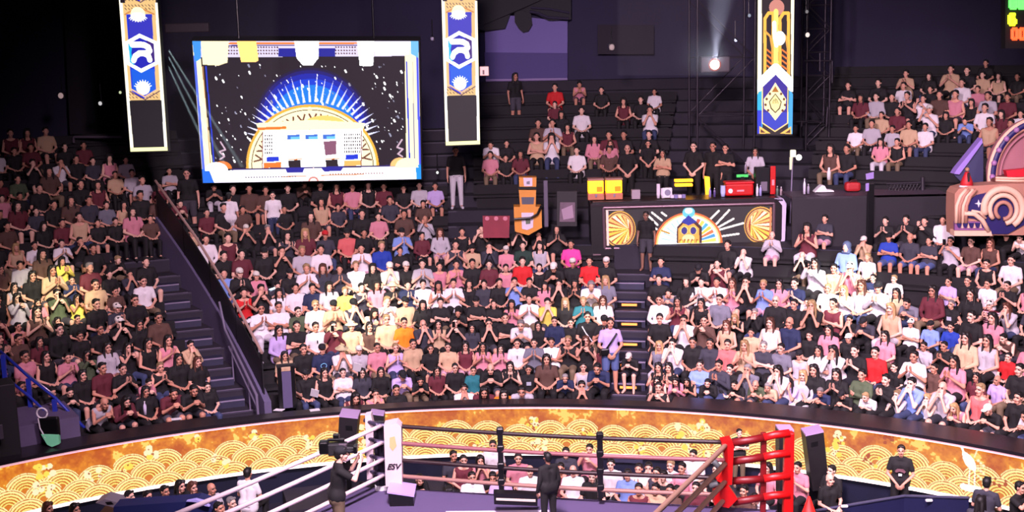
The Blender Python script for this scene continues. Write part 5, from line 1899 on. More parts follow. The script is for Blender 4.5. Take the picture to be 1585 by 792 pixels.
def digit(ch, x, y, w, h, th, m, nm):
    seg = {'0': 'abcdef', '8': 'abcdefg', '1': 'bc', '6': 'acdefg', '5': 'acdfg'}[ch]
    P = {'a': ((0, 0), (1, 0)), 'b': ((1, 0), (1, .5)), 'c': ((1, .5), (1, 1)), 'd': ((0, 1), (1, 1)), 'e': ((0, .5), (0, 1)), 'f': ((0, 0), (0, .5)), 'g': ((0, .5), (1, .5))}
    b = MB()
    for s_ in seg:
        (u0, v0), (u1, v1) = P[s_]
        b.tube(at(x + u0 * w, y + v0 * h, SB), at(x + u1 * w, y + v1 * h, SB), th)
    b.build(nm, m, o)


gm_, ym_, rm_ = mat('led_green', (.35, 1, .35), .5, emit=2.2), mat('led_yellow', (.95, 1, .15), .5, emit=2.2), mat('led_red', (1, .30, .14), .5, emit=2.6)
digit('8', 1564, 0, 9, 12, .05, gm_, 'green_digit')
digit('8', 1577, 0, 9, 12, .05, gm_, 'green_digit')
digit('6', 1563, 23, 8, 14, .055, ym_, 'yellow_digit')
digit('0', 1567, 45, 7, 15, .045, rm_, 'red_digit')
digit('0', 1579, 45, 7, 15, .045, rm_, 'red_digit')

# ------------------------------------------------------------------ promenade things
yel = mat('stand_yellow', (.80, .52, .16), .5, noise=.1, scale=3)
p = at(816, 360, 33.6)
o = empty('yellow_stand', Vector((p.x, p.y, p.z)), 'orange-yellow promotional stand with white sheets and shelf opening', 'stand')
F = lambda x, y, d=0: at(x, y, 33.6 + d)
MB().slab([F(795, 320), F(838, 320), F(839, 352), F(818, 364), F(797, 358)], (0, .5, 0)).build('lower_cabinet', yel, o)
MB().slab([F(803, 294), F(830, 294), F(829, 320), F(805, 320)], (0, .45, 0)).build('mid_box', yel, o)
MB().slab([F(807, 305, -.01), F(827, 305, -.01), F(826, 316, -.01), F(808, 316, -.01)], (0, .05, 0)).build('shelf_opening', mat('shelf_dark', (.30, .30, .36), .6), o)
MB().slab([F(803, 274.5), F(830.5, 274.5), F(830, 289), F(804, 289)], (0, .4, 0)).build('top_box', yel, o)
MB().slab([F(803, 289.5, -.02), F(830, 289.5, -.02), F(830, 293, -.02), F(804, 293, -.02)], (0, .4, 0)).build('band', blackgloss, o)
MB().slab([F(810, 275, -.01), F(824, 275, -.01), F(824, 288, -.01), F(811, 288, -.01)], (0, .02, 0)).build('white_label', mat('label_white', (.80, .75, .82), .6), o)
MB().slab([F(815, 281, -.02), F(820, 280, -.02), F(820, 285, -.02), F(815, 285, -.02)], (0, .01, 0)).build('printed_mark', mat('print_grey', (.45, .42, .48), .6), o)
MB().slab([F(807, 329, -.01), F(826, 329, -.01), F(825, 352, -.01), F(816, 356, -.01), F(808, 354, -.01)], (0, .02, 0)).build('white_poster', MATS['label_white'], o)
MB().slab([F(813, 336, -.02), F(821, 336, -.02), F(821, 346, -.02), F(814, 347, -.02)], (0, .01, 0)).build('printed_mark', mat('print_olive', (.35, .40, .33), .6), o)
MB().path([F(796, 339, -.15), F(822, 337, -.15), F(832, 331, -.15), F(838, 318, -.15)], .03).build('cable', blackgloss, o)
F2 = lambda x, y, d=0: at(x, y, 33.8 + d)
o = empty('red_poster', F2(769, 362), 'dark red poster board behind the seated spectators', 'poster')
MB().slab([F2(747, 334), F2(789, 334), F2(788, 368), F2(748, 368)], (0, .06, 0)).build('poster_sheet', mat('poster_red', (.50, .12, .20), .6, noise=.3, scale=4), o)
for x in (754, 768, 782):
    MB().tube(F2(x, 338, -.01), F2(x, 338, -.03), .06, seg=12).build('pale_dot', mat('dot_pink', (.72, .40, .48), .6), o)
F3 = lambda x, y, d=0: at(x, y, 34.2 + d)
o = empty('notice_board', F3(878, 350), 'dark notice board with a greyish sheet beside the bar', 'notice board')
MB().slab([F3(862, 296), F3(893, 296), F3(893, 350), F3(862, 350)], (0, .15, 0)).build('board', mat('board_dark', (.10, .08, .11), .6), o)
MB().slab([F3(867, 313, -.01), F3(890, 313, -.01), F3(890, 343, -.01), F3(866, 343, -.01)], (0, .01, 0)).build('sheet', mat('sheet_mauve', (.42, .34, .40), .7, noise=.3, scale=8), o)
MB().slab([F3(869, 324, -.03), F3(886, 317, -.03), F3(888, 337, -.03), F3(872, 340, -.03)], (0, .01, 0)).build('torn_print', mat('sheet_pale', (.62, .52, .60), .7), o)
o = tag(MB().box(at(845, 315, 34.6), (.12, .1, 1.3), bev=.02).build('pale_post', mat('post_grey', (.35, .32, .40), .6)), 'short pale post between yellow stand and notice board', 'post')

# draped table and barrier at the far side
TD = 33.4
F4 = lambda x, y, d=0: at(x, y, TD + d)
o = empty('draped_table', F4(1330, 375), 'long black draped table beyond the light stand', 'table')
MB().slab([F4(1226, 305), F4(1470, 300), F4(1470, 378), F4(1226, 385)], (0, .06, 0)).build('black_cloth_front', mat('cloth_black', (.115, .10, .135), .75, noise=.15, scale=2), o)
tz = F4(1290, 303).z
MB().slab([F4(1226, 305), F4(1470, 300), F4(1470, 303), F4(1226, 308)], (0, 1.3, 0)).build('table_top', mat('table_grey', (.30, .25, .31), .5), o)
for x in (1232, 1290, 1348, 1405, 1462):
    a_ = F4(x, 310, .5)
    MB().tube((a_.x, a_.y, PLZ), (a_.x, a_.y, a_.z), .03).build('leg', blackgloss, o)


def on_table(px, d=.7):
    p = at(px, 303, TD + d)
    return Vector((p.x, p.y, at(px, 303, TD).z + .01))


bottle(on_table(1245, .3), .42, (.82, .80, .88), 'tall white bottle on the draped table end', 'bottles on the draped table')
bottle(on_table(1251, .4), .26, (.60, .58, .66), 'small grey bottle beside the tall white bottle', 'bottles on the draped table')
p = on_table(1273)
tag(MB().slab([p + Vector((-.22, 0, 0)), p + Vector((-.10, 0, .12)), p + Vector((-.02, 0, .19)), p + Vector((.06, 0, .17)), p + Vector((.12, 0, .06)), p + Vector((.30, 0, .04)), p + Vector((.32, 0, 0))], (0, .25, 0)).build('crumpled_napkin', whitem),
    'crumpled white napkin on the draped table', 'napkin')
p = on_table(1319, .8)
o = empty('red_bag', p, 'red bag lying on the draped table', 'bag')
MB().box(p + Vector((0, 0, .14)), (.42, .28, .26), bev=.08).build('bag_body', mat('bag_red', (.65, .12, .14), .6, noise=.2, scale=9), o)
MB().path([p + Vector((-.12, -.1, .26)), p + Vector((-.05, -.12, .33)), p + Vector((.06, -.12, .33)), p + Vector((.12, -.1, .26))], .012).build('handle', mat('bag_dark', (.3, .05, .07), .6), o)
p = at(1345, 296, TD - .15)
o = empty('post_sign', Vector((p.x, p.y, PLZ)), 'black post with two small pale signs rising from the draped table', 'sign post')
MB().box((p.x + .05, p.y, (PLZ + at(1345, 283, TD).z) / 2), (.17, .08, at(1345, 283, TD).z - PLZ), bev=.01).build('post', blackgloss, o)
MB().slab([at(1340, 269, TD - .2), at(1352.5, 266, TD - .2), at(1352.5, 276, TD - .2), at(1341, 278, TD - .2)], (0, .02, 0)).build('upper_sign', mat('sign_lilac', (.55, .47, .72), .5), o)
MB().slab([at(1340, 284, TD - .2), at(1345, 283, TD - .2), at(1345, 295, TD - .2), at(1340, 296, TD - .2)], (0, .02, 0)).build('lower_sign', MATS['sign_lilac'], o)
me_ = MB()
for i in range(10):
    x = 1372 + i * 5.0
    me_.tube(at(x, 284, TD + .9), at(x + 9, 301, TD + .9), .012)
    me_.tube(at(x + 9, 284, TD + .9), at(x, 301, TD + .9), .012)
me_.tube(at(1372, 284, TD + .9), at(1426, 282, TD + .9), .025)
me_.tube(at(1372, 302, TD + .9), at(1426, 300, TD + .9), .025)
me_.tube(at(1428, 274, TD + .9), at(1428, 345, TD + .9), .06)
tag(me_.build('wire_fence', mat('fence_dark', (.14, .12, .16), .5)), 'dark wire fence panel with end post past the sign post', 'fence')
p = at(1283, 268, 35.0)
o = empty('water_bottle', p, 'white bottle on the step below seated spectators past the slim truss', 'bottle')
bmt = MB().lathe([(.05, -.18), (.055, .02), (.03, .1), (.03, .16)], p, 12).build('body', whitem, o, True)

# handrail board and drum-like carved ornament
o = empty('stair_side_board', at(1500, 262, 32.6), 'violet topped slanting side board beside the upper stair', 'side board')
MB().slab([at(1478, 266, 32.4), at(1519, 216, 32.4), at(1522, 222, 32.4), at(1522, 300, 32.4), at(1508, 300, 32.4), at(1478, 272, 32.4)], (0, .10, 0)).build('board', mat('board_blue', (.22, .22, .36), .6), o)
MB().slab([at(1477, 269, 32.3), at(1481, 262, 32.3), at(1520, 214, 32.3), at(1521, 221, 32.3), at(1500, 250, 32.3), at(1485, 270, 32.3)], (0, .3, 0)).build('top_cap', mat('cap_violet', (.60, .50, .82), .4), o)

tan_, cream_, navy_, pinkm = mat('orn_tan', (.66, .47, .40), .6, noise=.12, scale=3), mat('orn_cream', (.86, .70, .60), .6), mat('orn_navy', (.13, .10, .34), .5), mat('orn_pink', (.62, .40, .44), .7, noise=.15, scale=2)
OD = 30.2
G = lambda x, y, d=0.0: at(x, y, OD + d)
o = empty('carved_ornament', G(1530, 365, .3), 'huge carved ornament of cream scrolls and navy waves', 'ornament')
base = [(1478, 300), (1484, 292), (1500, 288), (1530, 286), (1560, 284), (1600, 284), (1640, 290), (1640, 364), (1478, 364), (1477, 330)]
MB().slab([G(*q_, .12) for q_ in base], (0, .6, 0)).build('scroll_body', tan_, o)


def rope_(pts, r, nm, m, d=0.0, seg=8):
    MB().path([G(x, y, d) for x, y in pts], r, seg).build(nm, m, o, True)


def arcp(cx, cy, rx, ry, a0, a1, n=18):
    return [(cx + rx * math.cos(math.radians(a0 + (a1 - a0) * i / n)), cy - ry * math.sin(math.radians(a0 + (a1 - a0) * i / n))) for i in range(n + 1)]


MB().slab([G(x, y, .06) for x, y in [(1494, 336), (1499, 312), (1512, 302), (1530, 298), (1552, 292), (1572, 296), (1588, 310), (1590, 345), (1560, 362), (1536, 362), (1522, 345), (1508, 338)]], (0, .1, 0)).build('navy_field', navy_, o)
rope_(arcp(1553, 322, 30, 30, 200, -60), .085, 'outer_scroll', cream_, .02)
rope_(arcp(1553, 324, 21, 22, 220, -80), .06, 'inner_scroll', cream_, .0)
rope_(arcp(1553, 326, 12, 13, 240, -90), .05, 'scroll_eye', tan_, .0)
for i, dx in enumerate((0, 5, 10, 15)):
    rope_([(1480 + dx, 345), (1481 + dx, 318), (1487 + dx, 303), (1496 + dx, 293)], .045, 'side_moulding', (cream_, tan_)[i % 2], .02)
rope_([(1492, 330), (1508, 331), (1520, 340), (1530, 358)], .06, 'wave_edge', cream_, .02)
rope_([(1504, 326), (1516, 328), (1526, 338)], .03, 'wave_line', cream_, .02)
MB().slab([G(x, y, .04) for x, y in [(1478, 343), (1522, 343), (1528, 356), (1478, 356)]], (0, .1, 0)).build('tooth_band', mat('orn_violet', (.48, .30, .50), .6), o)
for i in range(5):
    x = 1481 + i * 9.5
    MB().slab([G(x, 345, .0), G(x + 8, 345, .0), G(x + 6.5, 350, .0), G(x + 4, 353, .0), G(x + 1.5, 350, .0)], (0, .05, 0)).build('scallop', navy_, o)
    MB().slab([G(x + 7, 353, .0), G(x + 8.7, 345, .0), G(x + 10.4, 353, .0)], (0, .05, 0)).build('tooth', cream_, o)
MB().slab([G(x, y, .0) for x, y in [(1477, 357), (1534, 357), (1536, 365), (1477, 365)]], (0, .3, 0)).build('base_ledge', cream_, o)
sx, sy = 1515, 315
MB().slab([G(sx + r_ * math.cos(a_), sy - r_ * math.sin(a_), .03) for i in range(8) for r_, a_ in (((6 if i % 2 == 0 else 1.8), PI / 4 * i),)], (0, .04, 0)).build('star', whitem, o)
for x, y in ((1530, 305), (1538, 300), (1548, 297), (1558, 297), (1568, 300)):
    MB().ball(G(x, y, .05), .035).build('stud', cream_, o, True)
# big wheel-shaped arch above
MB().slab([G(x, y, .9) for x, y in [(1534, 290)] + arcp(1618, 275, 86, 94, 172, 60, 16) + [(1662, 290)]], (0, .3, 0)).build('wheel_face', pinkm, o)
for rr_, m_, th in ((87, cream_, .05), (82, navy_, .085), (77, tan_, .045), (70, pinkm, .03)):
    rope_(arcp(1618, 275, rr_, rr_ * 1.08, 188, 70, 22), th, 'wheel_rim', m_, .8)
for a_ in range(95, 190, 14):
    x, y = 1618 + 82 * math.cos(math.radians(a_)), 275 - 88 * math.sin(math.radians(a_))
    MB().ball(G(x, y, .72), .07).build('rim_knob', mat('orn_mauve', (.60, .42, .62), .5), o, True)
MB().slab([G(x, y, .5) for x, y in [(1539, 276), (1560, 272), (1600, 272), (1600, 288), (1540, 288)]], (0, .3, 0)).build('drum_stack', mat('orn_brown', (.40, .22, .20), .5), o)
for y in (275, 279, 284):
    rope_([(1541, y), (1575, y + 1), (1600, y)], .03, 'drum_band', cream_, .45)
MB().slab([G(x, y, .42) for x, y in [(1557, 264), (1600, 260), (1600, 273), (1560, 274)]], (0, .2, 0)).build('red_cushion', mat('orn_red', (.78, .10, .18), .5), o)
p = G(1496, 290, .3)
o = empty('figurine', p, 'small figurine in red and white robe on the carved ornament', 'figurine')
MB().lathe([(.16, 0), (.14, .15), (.07, .32), (.05, .38)], p, 14).build('robe', mat('robe_red', (.70, .10, .14), .6), o, True)
MB().lathe([(.17, -.02), (.18, .03), (.15, .06)], p, 14).build('robe_hem', whitem, o, True)
MB().box(p + Vector((0, -.11, .2)), (.05, .05, .34)).build('sash', mat('sash_dark', (.15, .06, .08), .6), o)
MB().ball(p + Vector((0, 0, .44)), .055).build('head', mat('fig_skin', (.6, .45, .35), .6), o, True)

# ------------------------------------------------------------------ blue stair rail and landing at the outer foot
bl = mat('rail_blue', (.14, .20, .62), .4)
K = lambda x, y, k: on_r(x, y, TR(k) - .3)
o = empty('blue_railing', K(85, 660, .6), 'blue double handrail at the foot of the outer block', 'handrail')
MB().path([K(0, 543, 3.2), K(45, 583, 2.0), K(85, 615, 1.1), (K(131, 662, .4))], .035).build('top_rail', bl, o, True)
MB().path([K(10, 585, 2.6), K(45, 613, 1.8), K(85, 650, 1.0), K(104, 668, .6)], .03).build('lower_rail', bl, o, True)
for x, y0, y1, k in ((8, 548, 625, 2.8), (47, 585, 660, 1.9), (87, 617, 690, 1.0)):
    MB().box((K(x, y0, k) + K(x, y1, k)) / 2, (.10, .07, (K(x, y0, k) - K(x, y1, k)).z), bev=.01).build('post', bl, o)
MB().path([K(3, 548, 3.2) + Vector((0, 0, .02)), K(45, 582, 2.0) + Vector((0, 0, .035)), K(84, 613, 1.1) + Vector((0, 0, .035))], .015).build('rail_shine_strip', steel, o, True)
lm = mat('landing_grey', (.34, .30, .42), .6, noise=.15, scale=3)
p = on_r(48, 668, R0 + 1.1)
struct(MB().box((p.x, p.y + .3, p.z - .45), (1.5, 1.5, 1.5), rz=.55), 'stairs_outer', lm)
p = on_r(12, 655, R0 + .3)
o = empty('floor_speaker', p, 'tall black loudspeaker at the outer end of the ledge', 'loudspeaker')
MB().box(p + Vector((-.35, 0, -.1)), (1.0, .6, 1.9), rz=.5, bev=.02).build('cabinet', black, o)
MB().box(p + Vector((-.02, -.42, -.05)), (.16, .04, .30), rz=.5, bev=.01).build('badge', mat('badge_grey', (.25, .23, .28), .5), o)
p = on_r(79, 676, R0 + .2)
o = empty('hanging_bag', p + Vector((0, 0, .9)), 'black bag with white ring handle and green pouch hung on the blue rail', 'bag')
M_ = Matrix.Translation(p + Vector((-.14, 0, .62))) @ Matrix.Rotation(PI / 2, 4, 'X')
rg = MB()
rg.path([p + Vector((-.14 + .11 * math.cos(i * PI / 6), 0, .52 + .11 * math.sin(i * PI / 6))) for i in range(13)], .018)
rg.build('ring_handle', whitem, o, True)
MB().box(p + Vector((-.02, .03, .22)), (.42, .12, .42), bev=.04).build('bag_body', blackgloss, o)
MB().path([p + Vector((-.22, -.03, .42)), p + Vector((-.2, -.03, .2)), p + Vector((-.1, -.05, .0))], .014).build('cord', whitem, o)
MB().slab([p + Vector((-.18, -.06, .08)), p + Vector((.18, -.06, .06)), p + Vector((.18, -.06, -.14)), p + Vector((.02, -.06, -.2)), p + Vector((-.08, -.06, -.14))], (0, .1, 0)).build('green_pouch', mat('pouch_green', (.50, .90, .68), .5), o)

# papers, cups and bottle on the ledge
for x, y, lb in ((142, 649, 'white sheet of paper on the outer ledge by the black t-shirts'), (273, 648, 'white sheet on the ledge before the stairway foot'),
                 (432, 634, 'small white slip on the ledge by the end panel'), (487, 634, 'pale slip on the ledge below the man in jeans')):
    p = on_z(x, y, 2.04)
    tag(MB().box(p, (.22, .16, .008), rz=random.uniform(-.4, .4)).build('paper_sheet', whitem), lb, 'paper', 'papers on the ledge')
bottle(on_r(225, 640, R0 + .3) * 1.0 + Vector((0, 0, -.02)), .30, (.80, .76, .86), 'clear bottle on the ledge near crossed bare legs', 'bottles on the ledge')
bottle(on_z(214, 560, TZ(1) + .42), .28, (.72, .70, .82), 'clear bottle in the outer block next to the stairway', 'bottles on the ledge')
for k, px, w, lb in ((1, 487, .2, 'white leaflet held on the knees of the man in jeans'), (1, 553, .18, 'white leaflet held by the sun-hatted spectator')):
    q = on_r(px, 608 if px < 500 else 568, TR(k) - .42)
    h = tag(MB().box((0, 0, 0), (.19, .01, .24)).build('leaflet', whitem), lb, 'leaflet', 'leaflets')
    h.location = q
    h.rotation_euler = (.5, .3, 0)

# ================================================================== the ring
RT = 3.15
CZ = 1.84
A = on_z(600, 658, RT)
B = on_z(1128, 684, RT)
Pl = on_z(400, 740, RT)
Ql = on_z(1020, 785, RT)
dl, dr_ = (Pl - A), (Ql - B)
PE, QE = A + dl * 2.4, B + dr_ * 2.6
canvas = mat('canvas_violet', (.34, .29, .44), .8, noise=.08, scale=2)
o = empty('boxing_ring', ((A + B) / 2) * 1.0, 'boxing ring platform with violet canvas', 'boxing ring')
o.location.z = 0
nA = (A - B).normalized()
oA, oB = A + nA * .6 + Vector((0, .22, 0)), B - nA * .9 + Vector((0, .3, 0))
oP, oQ = PE + nA * .75, QE - nA * .9
top = [Vector((v.x, v.y, CZ - .08)) for v in (oA, oB, oQ, oP)]
MB().slab(top, (0, 0, .08)).build('canvas_floor', canvas, o)
MB().slab([Vector((v.x, v.y, 0)) for v in (oA, oB, oQ, oP)], (0, 0, CZ - .09)).build('skirt', mat('skirt_black', (.06, .05, .09), .7), o)
# pale line printed on the canvas
a_, b_ = on_z(690, 791, CZ + .004), on_z(850, 789, CZ + .004)
MB().slab([a_, b_, b_ + Vector((0, -.1, 0)), a_ + Vector((0, -.1, 0))], (0, 0, .004)).build('printed_line', mat('line_pale', (.85, .80, .92), .7), o)
ropem = {'w': mat('rope_white', (.86, .78, .80), .5), 'k': mat('rope_black', (.14, .06, .07), .5), 't': mat('rope_tan', (.55, .40, .36), .5), 'r': redm, 'g': mat('rope_beige', (.56, .44, .38), .5), 'p': mat('rope_pink', (.50, .30, .32), .5)}
ZR = [RT, RT - .33, RT - .66, RT - .97]
names = ['top', 'second', 'third', 'lowest']


def rope3(p, q, r, nm, m, parent):
    b = MB()
    n = 24
    pts_ = [p.lerp(q, i / n) + Vector((0, 0, -.05 * math.sin(PI * i / n))) for i in range(n + 1)]
    b.path(pts_, r, 10)
    return b.build(nm, m, parent, True)


ropes = empty('ring_ropes', Vector((A.x, A.y, CZ)), 'four rows of ring ropes, black and tan at the back', 'ring ropes')
for i, z in enumerate(ZR):
    dz = Vector((0, 0, z - RT))
    rope3(A + dz, B + dz, .040, 'back_rope', ropem['kpkt'[i]], ropes)
    rope3(A + dz + nA * .1, PE + dz, .040, 'side_rope', ropem['w'], ropes)
    rope3(B + dz, QE + dz, .046, 'side_rope', ropem['g'], ropes)
for x in (785, 943):
    t_ = (x - 600) / (1128 - 600)
    q = A.lerp(B, t_ * .98)
    b = MB()
    b.box((q.x, q.y, RT - .55), (.10, .07, 1.25), bev=.01)
    for z in ZR:
        b.box((q.x, q.y, z), (.13, .10, .12), bev=.02)
    b.build('rope_spacer', blackgloss, ropes)
# white corner
def corner_text(txt, p, size, m, parent, nm, rz=0.0):
    cu = bpy.data.curves.new(nm, 'FONT')
    cu.body = txt
    cu.size = size
    cu.extrude = .004
    cu.shear = .35
    cu.align_x = 'CENTER'
    cu.offset = .004
    t_ = bpy.data.objects.new(nm, cu)
    col.objects.link(t_)
    dg = bpy.context.evaluated_depsgraph_get()
    dg.update()
    me = bpy.data.meshes.new_from_object(t_.evaluated_get(dg))
    bpy.data.objects.remove(t_)
    me.materials.clear()
    me.materials.append(m)
    h = bpy.data.objects.new(nm, me)
    col.objects.link(h)
    h.parent = parent
    h.matrix_parent_inverse = Matrix.Translation(parent.location).inverted()
    h.location = p
    h.rotation_euler = (PI / 2, 0, rz)
    return h


wpad = mat('pad_white', (.80, .72, .74), .6, noise=.06, scale=4)
D_ = A.y
c = empty('ring_corner', Vector((A.x, A.y, CZ)), 'white padded ring corner with small black lettering', 'ring corner')
F5 = lambda x, y, d=0: at(x, y, D_ + d)
MB().slab([F5(594, 658, -.25), F5(614, 654, -.25), F5(621, 661, -.25), F5(622.5, 751, -.25), F5(597, 753, -.25)], (0, .30, 0)).build('corner_pad', wpad, c)
corner_text('ESV', F5(608.5, 726, -.262), .15, mat('ink_black', (.08, .07, .10), .5), c, 'pad_lettering')
MB().slab([F5(603, 677, -.257), F5(611, 675, -.257), F5(614, 690, -.257), F5(608, 698, -.257), F5(603, 692, -.257)], (0, .01, 0)).build('faded_print', mat('print_yellow', (.78, .66, .45), .6), c)
MB().slab([F5(565, 643, .1), F5(574, 641, .1), F5(578, 660, .1), F5(577, 740, .1), F5(568, 742, .1)], (0, .22, 0)).build('side_pad', wpad, c)
for dx, r_ in ((581, .045), (586.5, .055), (592, .04)):
    q0 = F5(dx, 652, .15)
    MB().tube((q0.x, q0.y, CZ), q0, r_).build('corner_post', mat('post_dark', (.10, .09, .14), .35), c)
    MB().tube((q0.x, q0.y, CZ), (q0.x, q0.y, CZ + .09), r_ + .02).build('post_foot', whitem, c)
for z in ZR:
    MB().path([Vector((A.x - .45, A.y + .2, z + .05)), Vector((A.x - .2, A.y, z + .02)), Vector((A.x, A.y, z))], .04).build('turnbuckle', mat('buckle', (.35, .32, .42), .3, .6), c)
# red corner
c = empty('ring_corner', Vector((B.x, B.y, CZ)), 'red padded ring corner with two red posts and arms', 'ring corner')
DB = B.y
F6 = lambda x, y, d=0: at(x, y, DB + d)
MB().slab([F6(1117, 684, -.2), F6(1133, 681, -.2), F6(1136, 690, -.2), F6(1133, 750, -.2), F6(1124, 751, -.2), F6(1110, 744, -.2), F6(1124, 718, -.2)], (0, .26, 0)).build('corner_pad', redm, c)
MB().slab([F6(1107, 762, -.3), F6(1128, 752, -.3), F6(1142, 772, -.3), F6(1128, 786, -.3), F6(1106, 782, -.3)], (0, .3, 0)).build('lower_pad', redm, c)
ya, yb, yc = (685, 714, 744, 777), (677, 707, 741, 769), (670, 701, 736, 765)
for i in range(4):
    m1 = mat('red_dark', (.42, .05, .07), .45)
    MB().path([F6(1134, ya[i]), F6(1160, (ya[i] + yb[i]) / 2), F6(1182, yb[i])], .072).build('padded_arm', m1, c, True)
    MB().path([F6(1182, yb[i]), F6(1200, (yb[i] + yc[i]) / 2 - 1), F6(1222, yc[i])], .072).build('padded_arm', redm, c, True)
for x, y, w in ((1182, 669, .10), (1221, 668, .17)):
    q0 = F6(x, y, .05)
    MB().box((q0.x, q0.y, (CZ - .6 + q0.z) / 2), (w, w, q0.z - CZ + .6), bev=.02).build('corner_post', redm if w > .12 else m1, c)
b = MB()
b.path([F6(1104, 712, -.1), F6(1112, 722, -.1), F6(1124, 726, -.1)], .05)
b.path([F6(1098, 752, -.1), F6(1112, 748, -.1), F6(1126, 757, -.1)], .05)
b.build('rope_knot', mat('knot_grey', (.30, .32, .32), .6), c, True)


def monolith(front, top_, D, depth, label, name='loudspeaker'):
    pts_ = [at(x, y, D) for x, y in front]
    o = empty(name, (pts_[2] + pts_[3]) / 2, label, 'loudspeaker', 0, 'loudspeakers around the ring')
    MB().slab(pts_, (0, depth, 0)).build('cabinet', mat('speaker_black', (.075, .06, .08), .5), o)
    e_ = Vector((0, 0, .035))
    MB().slab([pts_[0], pts_[1], pts_[1] + e_, pts_[0] + e_], (0, depth, 0)).build('top_plate', mat('speaker_top', (.62, .52, .68), .5), o)
    q0, q1 = pts_[0].lerp(pts_[1], .32), pts_[0].lerp(pts_[1], .68)
    z_ = Vector((0, 0, -.16))
    MB().slab([q0 + z_ + Vector((0, -.012, 0)), q1 + z_ + Vector((0, -.012, 0)), q1 + z_ * 1.6 + Vector((0, -.012, 0)), q0 + z_ * 1.6 + Vector((0, -.012, 0))], (0, .01, 0)).build('vent', blackgloss, o)
    # pole down to the floor
    m0 = (pts_[2] + pts_[3]) / 2 + Vector((0, depth / 2, 0))
    if m0.z > .3:
        MB().tube((m0.x, m0.y, 0), m0, .05).build('pole', blackgloss, o)


monolith([(525, 645), (554, 648), (549, 702), (522, 697)], [(525, 640), (536, 638), (556, 643), (553, 649), (524, 645)], 24.6, .5, 'black slanted loudspeaker with pale top behind the cameraman')
monolith([(573, 641), (594, 644), (594, 700), (573, 700)], [(571, 642), (584, 633), (600, 635), (593, 645)], 25.2, .3, 'small loudspeaker with pale top behind the white corner')
monolith([(1247, 675), (1275, 669), (1284, 757), (1258, 760)], [(1246, 672), (1270, 667), (1275, 669), (1247, 677)], 25.2, .45, 'black slanted loudspeaker beyond the red corner')
monolith([(1206, 668), (1229, 668), (1213, 780), (1207, 780)], [(1207, 658), (1230, 658), (1231, 668), (1205, 668)], 22.6, .35, 'narrow grey-topped loudspeaker right behind the red post')
# box on the canvas in the white corner
p = on_z(628, 783, CZ)
o = empty('corner_box', p, 'black box with pale lid on the canvas under the white corner', 'box')
MB().slab([at(601, 762, p.y), at(639, 768, p.y), at(641, 783, p.y), at(604, 786, p.y)], (0, .55, 0)).build('box_body', blackgloss, o)
MB().slab([at(599, 763, p.y - .02), at(641, 769, p.y - .02), at(641, 766.5, p.y - .02), at(599, 760.5, p.y - .02)], (0, .6, 0)).build('lid', mat('lid_lilac', (.68, .60, .88), .4), o)
p = on_z(800, 787, CZ)
o = empty('display_board', p, 'low black timer board with lit strip at the ring edge', 'display')
MB().slab([at(764, 763, 21.2), at(832, 766, 21.2), at(832, 783, 21.2), at(765, 780, 21.2)], (0, .2, 0)).build('board', blackgloss, o)
MB().slab([at(768, 771, 21.18), at(829, 773, 21.18), at(829, 776.5, 21.18), at(768, 774, 21.18)], (0, .02, 0)).build('lit_strip', mat('strip_cream', (.78, .70, .66), .5, emit=.25), o)
p = on_z(1252, 795, 1.0)
o = empty('traffic_cone', p, 'red cone behind the red corner post', 'cone')
hh = at(1252, 768, p.y).z - p.z
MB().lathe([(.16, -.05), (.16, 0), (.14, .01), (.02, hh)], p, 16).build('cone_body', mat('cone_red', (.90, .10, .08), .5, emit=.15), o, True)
MB().box(p + Vector((0, 0, -.08)), (.4, .4, .05)).build('base', redm, o)
MB().box((p.x, p.y, (p.z - .1) / 2), (.6, .5, p.z - .12)).build('plinth_box', blackgloss, o)
# crowd barrier
for (x0, y0, x1, y1, D0, D1, lb) in ((1262, 790, 1400, 767, 24.2, 24.7, 'dark navy crowd barrier in front of the standing guard'), (1400, 767, 1500, 770, 24.7, 23.6, 'dark navy crowd barrier beyond the standing guard')):
    a_, b_ = at(x0, y0, D0), at(x1, y1, D1)
    o = empty('crowd_barrier', Vector(((a_.x + b_.x) / 2, (a_.y + b_.y) / 2, 0)), lb, 'barrier', 0, 'crowd barriers')
    MB().slab([Vector((a_.x, a_.y, .05)), Vector((b_.x, b_.y, .05)), b_, a_], (0, .05, 0)).build('panel', mat('barrier_navy', (.09, .10, .24), .5, noise=.2, scale=2), o)
    MB().tube(a_, b_, .03).build('top_rail', mat('barrier_rail', (.25, .25, .34), .4), o)
for x, y, lb in ((1307, 783, 'small white clip on the near barrier rail'), (1438, 774, 'white lamp stub on the far barrier rail')):
    p = at(x, y, 24.2)
    tag(MB().box(p, (.14, .06, .05), bev=.015).build('white_clip', whitem), lb, 'clip', 'white clips on the barrier')
# navy cover and monitor at the outer lower edge
p0, p1 = at(176, 786, 22.5), at(318, 778, 22.5)
o = empty('covered_table', Vector((p0.x + 1, p0.y, 0)), 'navy cloth covered table below the ringside heads', 'table')
b = MB()
b.slab([at(176, 784, 22.5), at(215, 781, 22.5), at(290, 776, 22.5), at(305, 774, 22.5), at(320, 779, 22.5), at(330, 788, 22.5), at(335, 830, 22.5), at(172, 830, 22.5)], (0, .4, 0))
b.build('cloth', mat('cloth_navy', (.08, .11, .30), .55, noise=.2, scale=3), o)
b = MB()
b.slab([at(288, 776, 22.4), at(302, 773, 22.4), at(314, 776, 22.4), at(324, 784, 22.4), at(318, 783, 22.4), at(303, 777, 22.4)], (0, .1, 0))
b.build('pale_edge', mat('edge_lilac', (.62, .60, .85), .5), o)
b = MB().box((p0.x + 1.0, p0.y + .35, .6), (1.2, .5, .9))
b.build('table_frame', blackgloss, o)
p = at(172, 778, 23.2)
